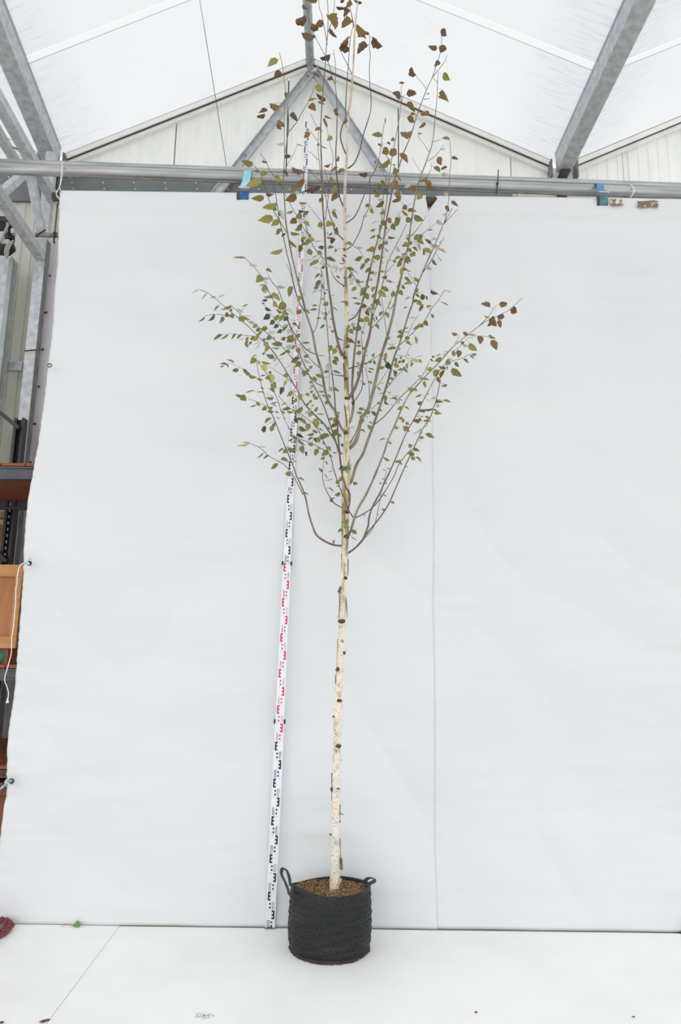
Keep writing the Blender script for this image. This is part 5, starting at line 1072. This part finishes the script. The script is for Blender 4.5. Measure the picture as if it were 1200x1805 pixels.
for j in range(4):   # turned-in rim
    for i in range(n):
        th=2*math.pi*i/n; z=rimz(th)+[.004,.002,-.012,-.03][j]; r=bag_r(th,rimz(th))-[.003,.009,.010,.012][j]; vs.append((PX+r*math.cos(th),PY+r*YSC(z)*math.sin(th),z))
for j in range(k+4):
    for i in range(n): fs.append((j*n+i,j*n+(i+1)%n,(j+1)*n+(i+1)%n,(j+1)*n+i))
fs.append(tuple(range(n-1,-1,-1)))
bag=MB().add(vs,fs).build('planting_bag',bag_m,tree,smooth=True)
# stitching on rim, ragged bottom hem, holes
q=MB()
for i in range(190):
    th=2*math.pi*i/190; r=bag_r(th,rimz(th)-.01)+.001; z=rimz(th)
    a_=Vector((PX+r*math.cos(th),PY+r*YSC(z)*math.sin(th),z-.014)); th2=th+.018; b_=Vector((PX+(r-.006)*math.cos(th2),PY+(r-.006)*YSC(z)*math.sin(th2),z+.007)); q.tube([a_,b_],.0013,4)
q.build('stitching',mat('thread_grey',(70,72,76),.7),bag,kind='stuff')
q=MB(); rr=random.Random(3); vs=[]; fs=[]; N_=120
for i in range(N_):
    th=2*math.pi*i/N_; r=bag_r(th,.012)
    e_=.006+rr.uniform(0,.007)
    vs+=[(PX+r*math.cos(th),PY+r*YSC(.02)*math.sin(th),.022),(PX+(r+e_)*math.cos(th),PY+(r+e_)*YSC(0)*math.sin(th),.002+rr.uniform(0,.005))]
for i in range(N_): j=(i+1)%N_; fs.append((2*i,2*j,2*j+1,2*i+1))
o=q.add(vs,fs).build('bottom_hem',mat('hem_brown',(56,46,40),.8,0,(40,34,30),20),bag); o.modifiers.new('t','SOLIDIFY').thickness=.002
q=MB()
for row in range(11):
    z=.030+row*.0245
    for i in range(46):
        if (i*7+row*3)%5==0: continue
        th=2*math.pi*(i+.5*(row%2))/46+.03*math.sin(row); r=bag_r(th,z)
        c_=Vector((PX+(r+.0004)*math.cos(th),PY+(r+.0004)*YSC(z)*math.sin(th),z+.004*math.sin(i*2.1))); d_=Vector((math.cos(th),math.sin(th),0))
        q.tube([c_-d_*.004,c_+d_*.0012],.0034,6)
q.build('perforation',mat('hole_black',(12,12,12),.9),bag,kind='stuff')
# loop handles
hm=mat('handle_webbing',(40,40,43),.7,0,(56,56,60),80)
def handle(pts,w):
    P=smooth_pts([at(x,y,Y_) for x,y,Y_ in pts],4); MB().ribbon(P,(w*.55,-w*.85,0),.005).build('handle',hm,bag,smooth=False,bevel=.001)
Yh=3.76
handle([(510,1578,Yh-.02),(507.5,1568,Yh-.03),(503,1556,Yh-.03),(497.5,1545,Yh-.02),(495.8,1536,Yh),(499,1530.8,Yh+.01),(504,1533,Yh+.03),(508,1541,Yh+.04),(510.5,1552,Yh+.05),(511.8,1562,Yh+.06)],.027)
handle([(645,1563,Yh+.0),(648,1560,Yh-.03),(653,1556.5,Yh-.04),(659,1553.5,Yh-.03),(660,1550,Yh),(655,1547.5,Yh+.03),(649,1548,Yh+.05),(644,1552,Yh+.07),(641,1558,Yh+.08)],.026)
# soil
soil_m=mat('potting_soil',(150,120,88),.95,0,(72,54,38),85,.9,120,contrast=(.38,.62))
vs=[(PX,PY,.285)]; fs=[]; nr=22; ns=72
for j in range(1,nr+1):
    for i in range(ns):
        th=2*math.pi*i/ns; r=(bag_r(th,HB)-.010)*j/nr; x=PX+r*math.cos(th); y=PY+r*YSC(HB)*math.sin(th)
        z=.282+.008*noise.noise(Vector((x*18,y*18,0)))+.004*noise.noise(Vector((x*60,y*60,3)))-.012*math.exp(-((x-base.x)**2+(y-YT)**2)/.004)
        vs.append((x,y,z))
for i in range(ns): fs.append((0,1+i,1+(i+1)%ns))
for j in range(nr-1):
    for i in range(ns): fs.append((1+j*ns+i,1+j*ns+(i+1)%ns,1+(j+1)*ns+(i+1)%ns,1+(j+1)*ns+i))
soil=MB().add(vs,fs).build('soil',soil_m,tree,smooth=True)
cols=[mat('crumb_dark',(70,52,38),.95),mat('crumb_tan',(184,156,112),.95),mat('crumb_mid',(138,106,72),.95)]
for ci,cm in enumerate(cols):
    q=MB(); rr=random.Random(ci+20)
    for s_ in range(520):
        th=rr.uniform(0,6.283); r=math.sqrt(rr.random())*.19; x=PX+r*math.cos(th); y=PY+r*YSC(HB)*math.sin(th); z=.285; e_=rr.uniform(.0015,.004)
        q.add([(x-e_,y,z),(x+e_,y-e_*.4,z+e_*.3),(x,y+e_,z),(x+rr.uniform(-1,1)*e_,y,z+e_*1.4)],[(0,1,3),(1,2,3),(2,0,3),(2,1,0)])
    q.build('soil_crumbs',cm,soil,kind='stuff')
# fallen green leaf against the backdrop foot
p=on_z(137,1633,0)
lf=thing('fallen_leaf',(p.x,p.y,0),'green fallen leaf with long stalk on the floor against the left sheet','leaf')
gm=mat('fresh_leaf',(128,166,92),.5,0,(104,146,72),40,trans=.15)
P=[at(127.5,1633,p.y-.01),at(133,1626,p.y),at(137,1622,p.y+.004),at(138.5,1625,p.y+.002),at(142.5,1626.5,p.y),at(140.5,1630,p.y-.01),at(141.5,1633,p.y-.018),at(137,1635,p.y-.022),at(134,1628.5,p.y-.012)]
o=MB().add(P,[(8,0,1),(8,1,2),(8,2,3),(8,3,4),(8,4,5),(8,5,6),(8,6,7),(8,7,0)]).build('blade',gm,lf); o.modifiers.new('t','SOLIDIFY').thickness=.0006
MB().tube(smooth_pts([at(127.5,1633,p.y-.01),at(121,1630.5,p.y-.01),at(113,1631,p.y-.012),at(107,1633.5,p.y-.016)],3),.0013,5).build('stalk',mat('stalk',(150,150,120),.7),lf,smooth=True)
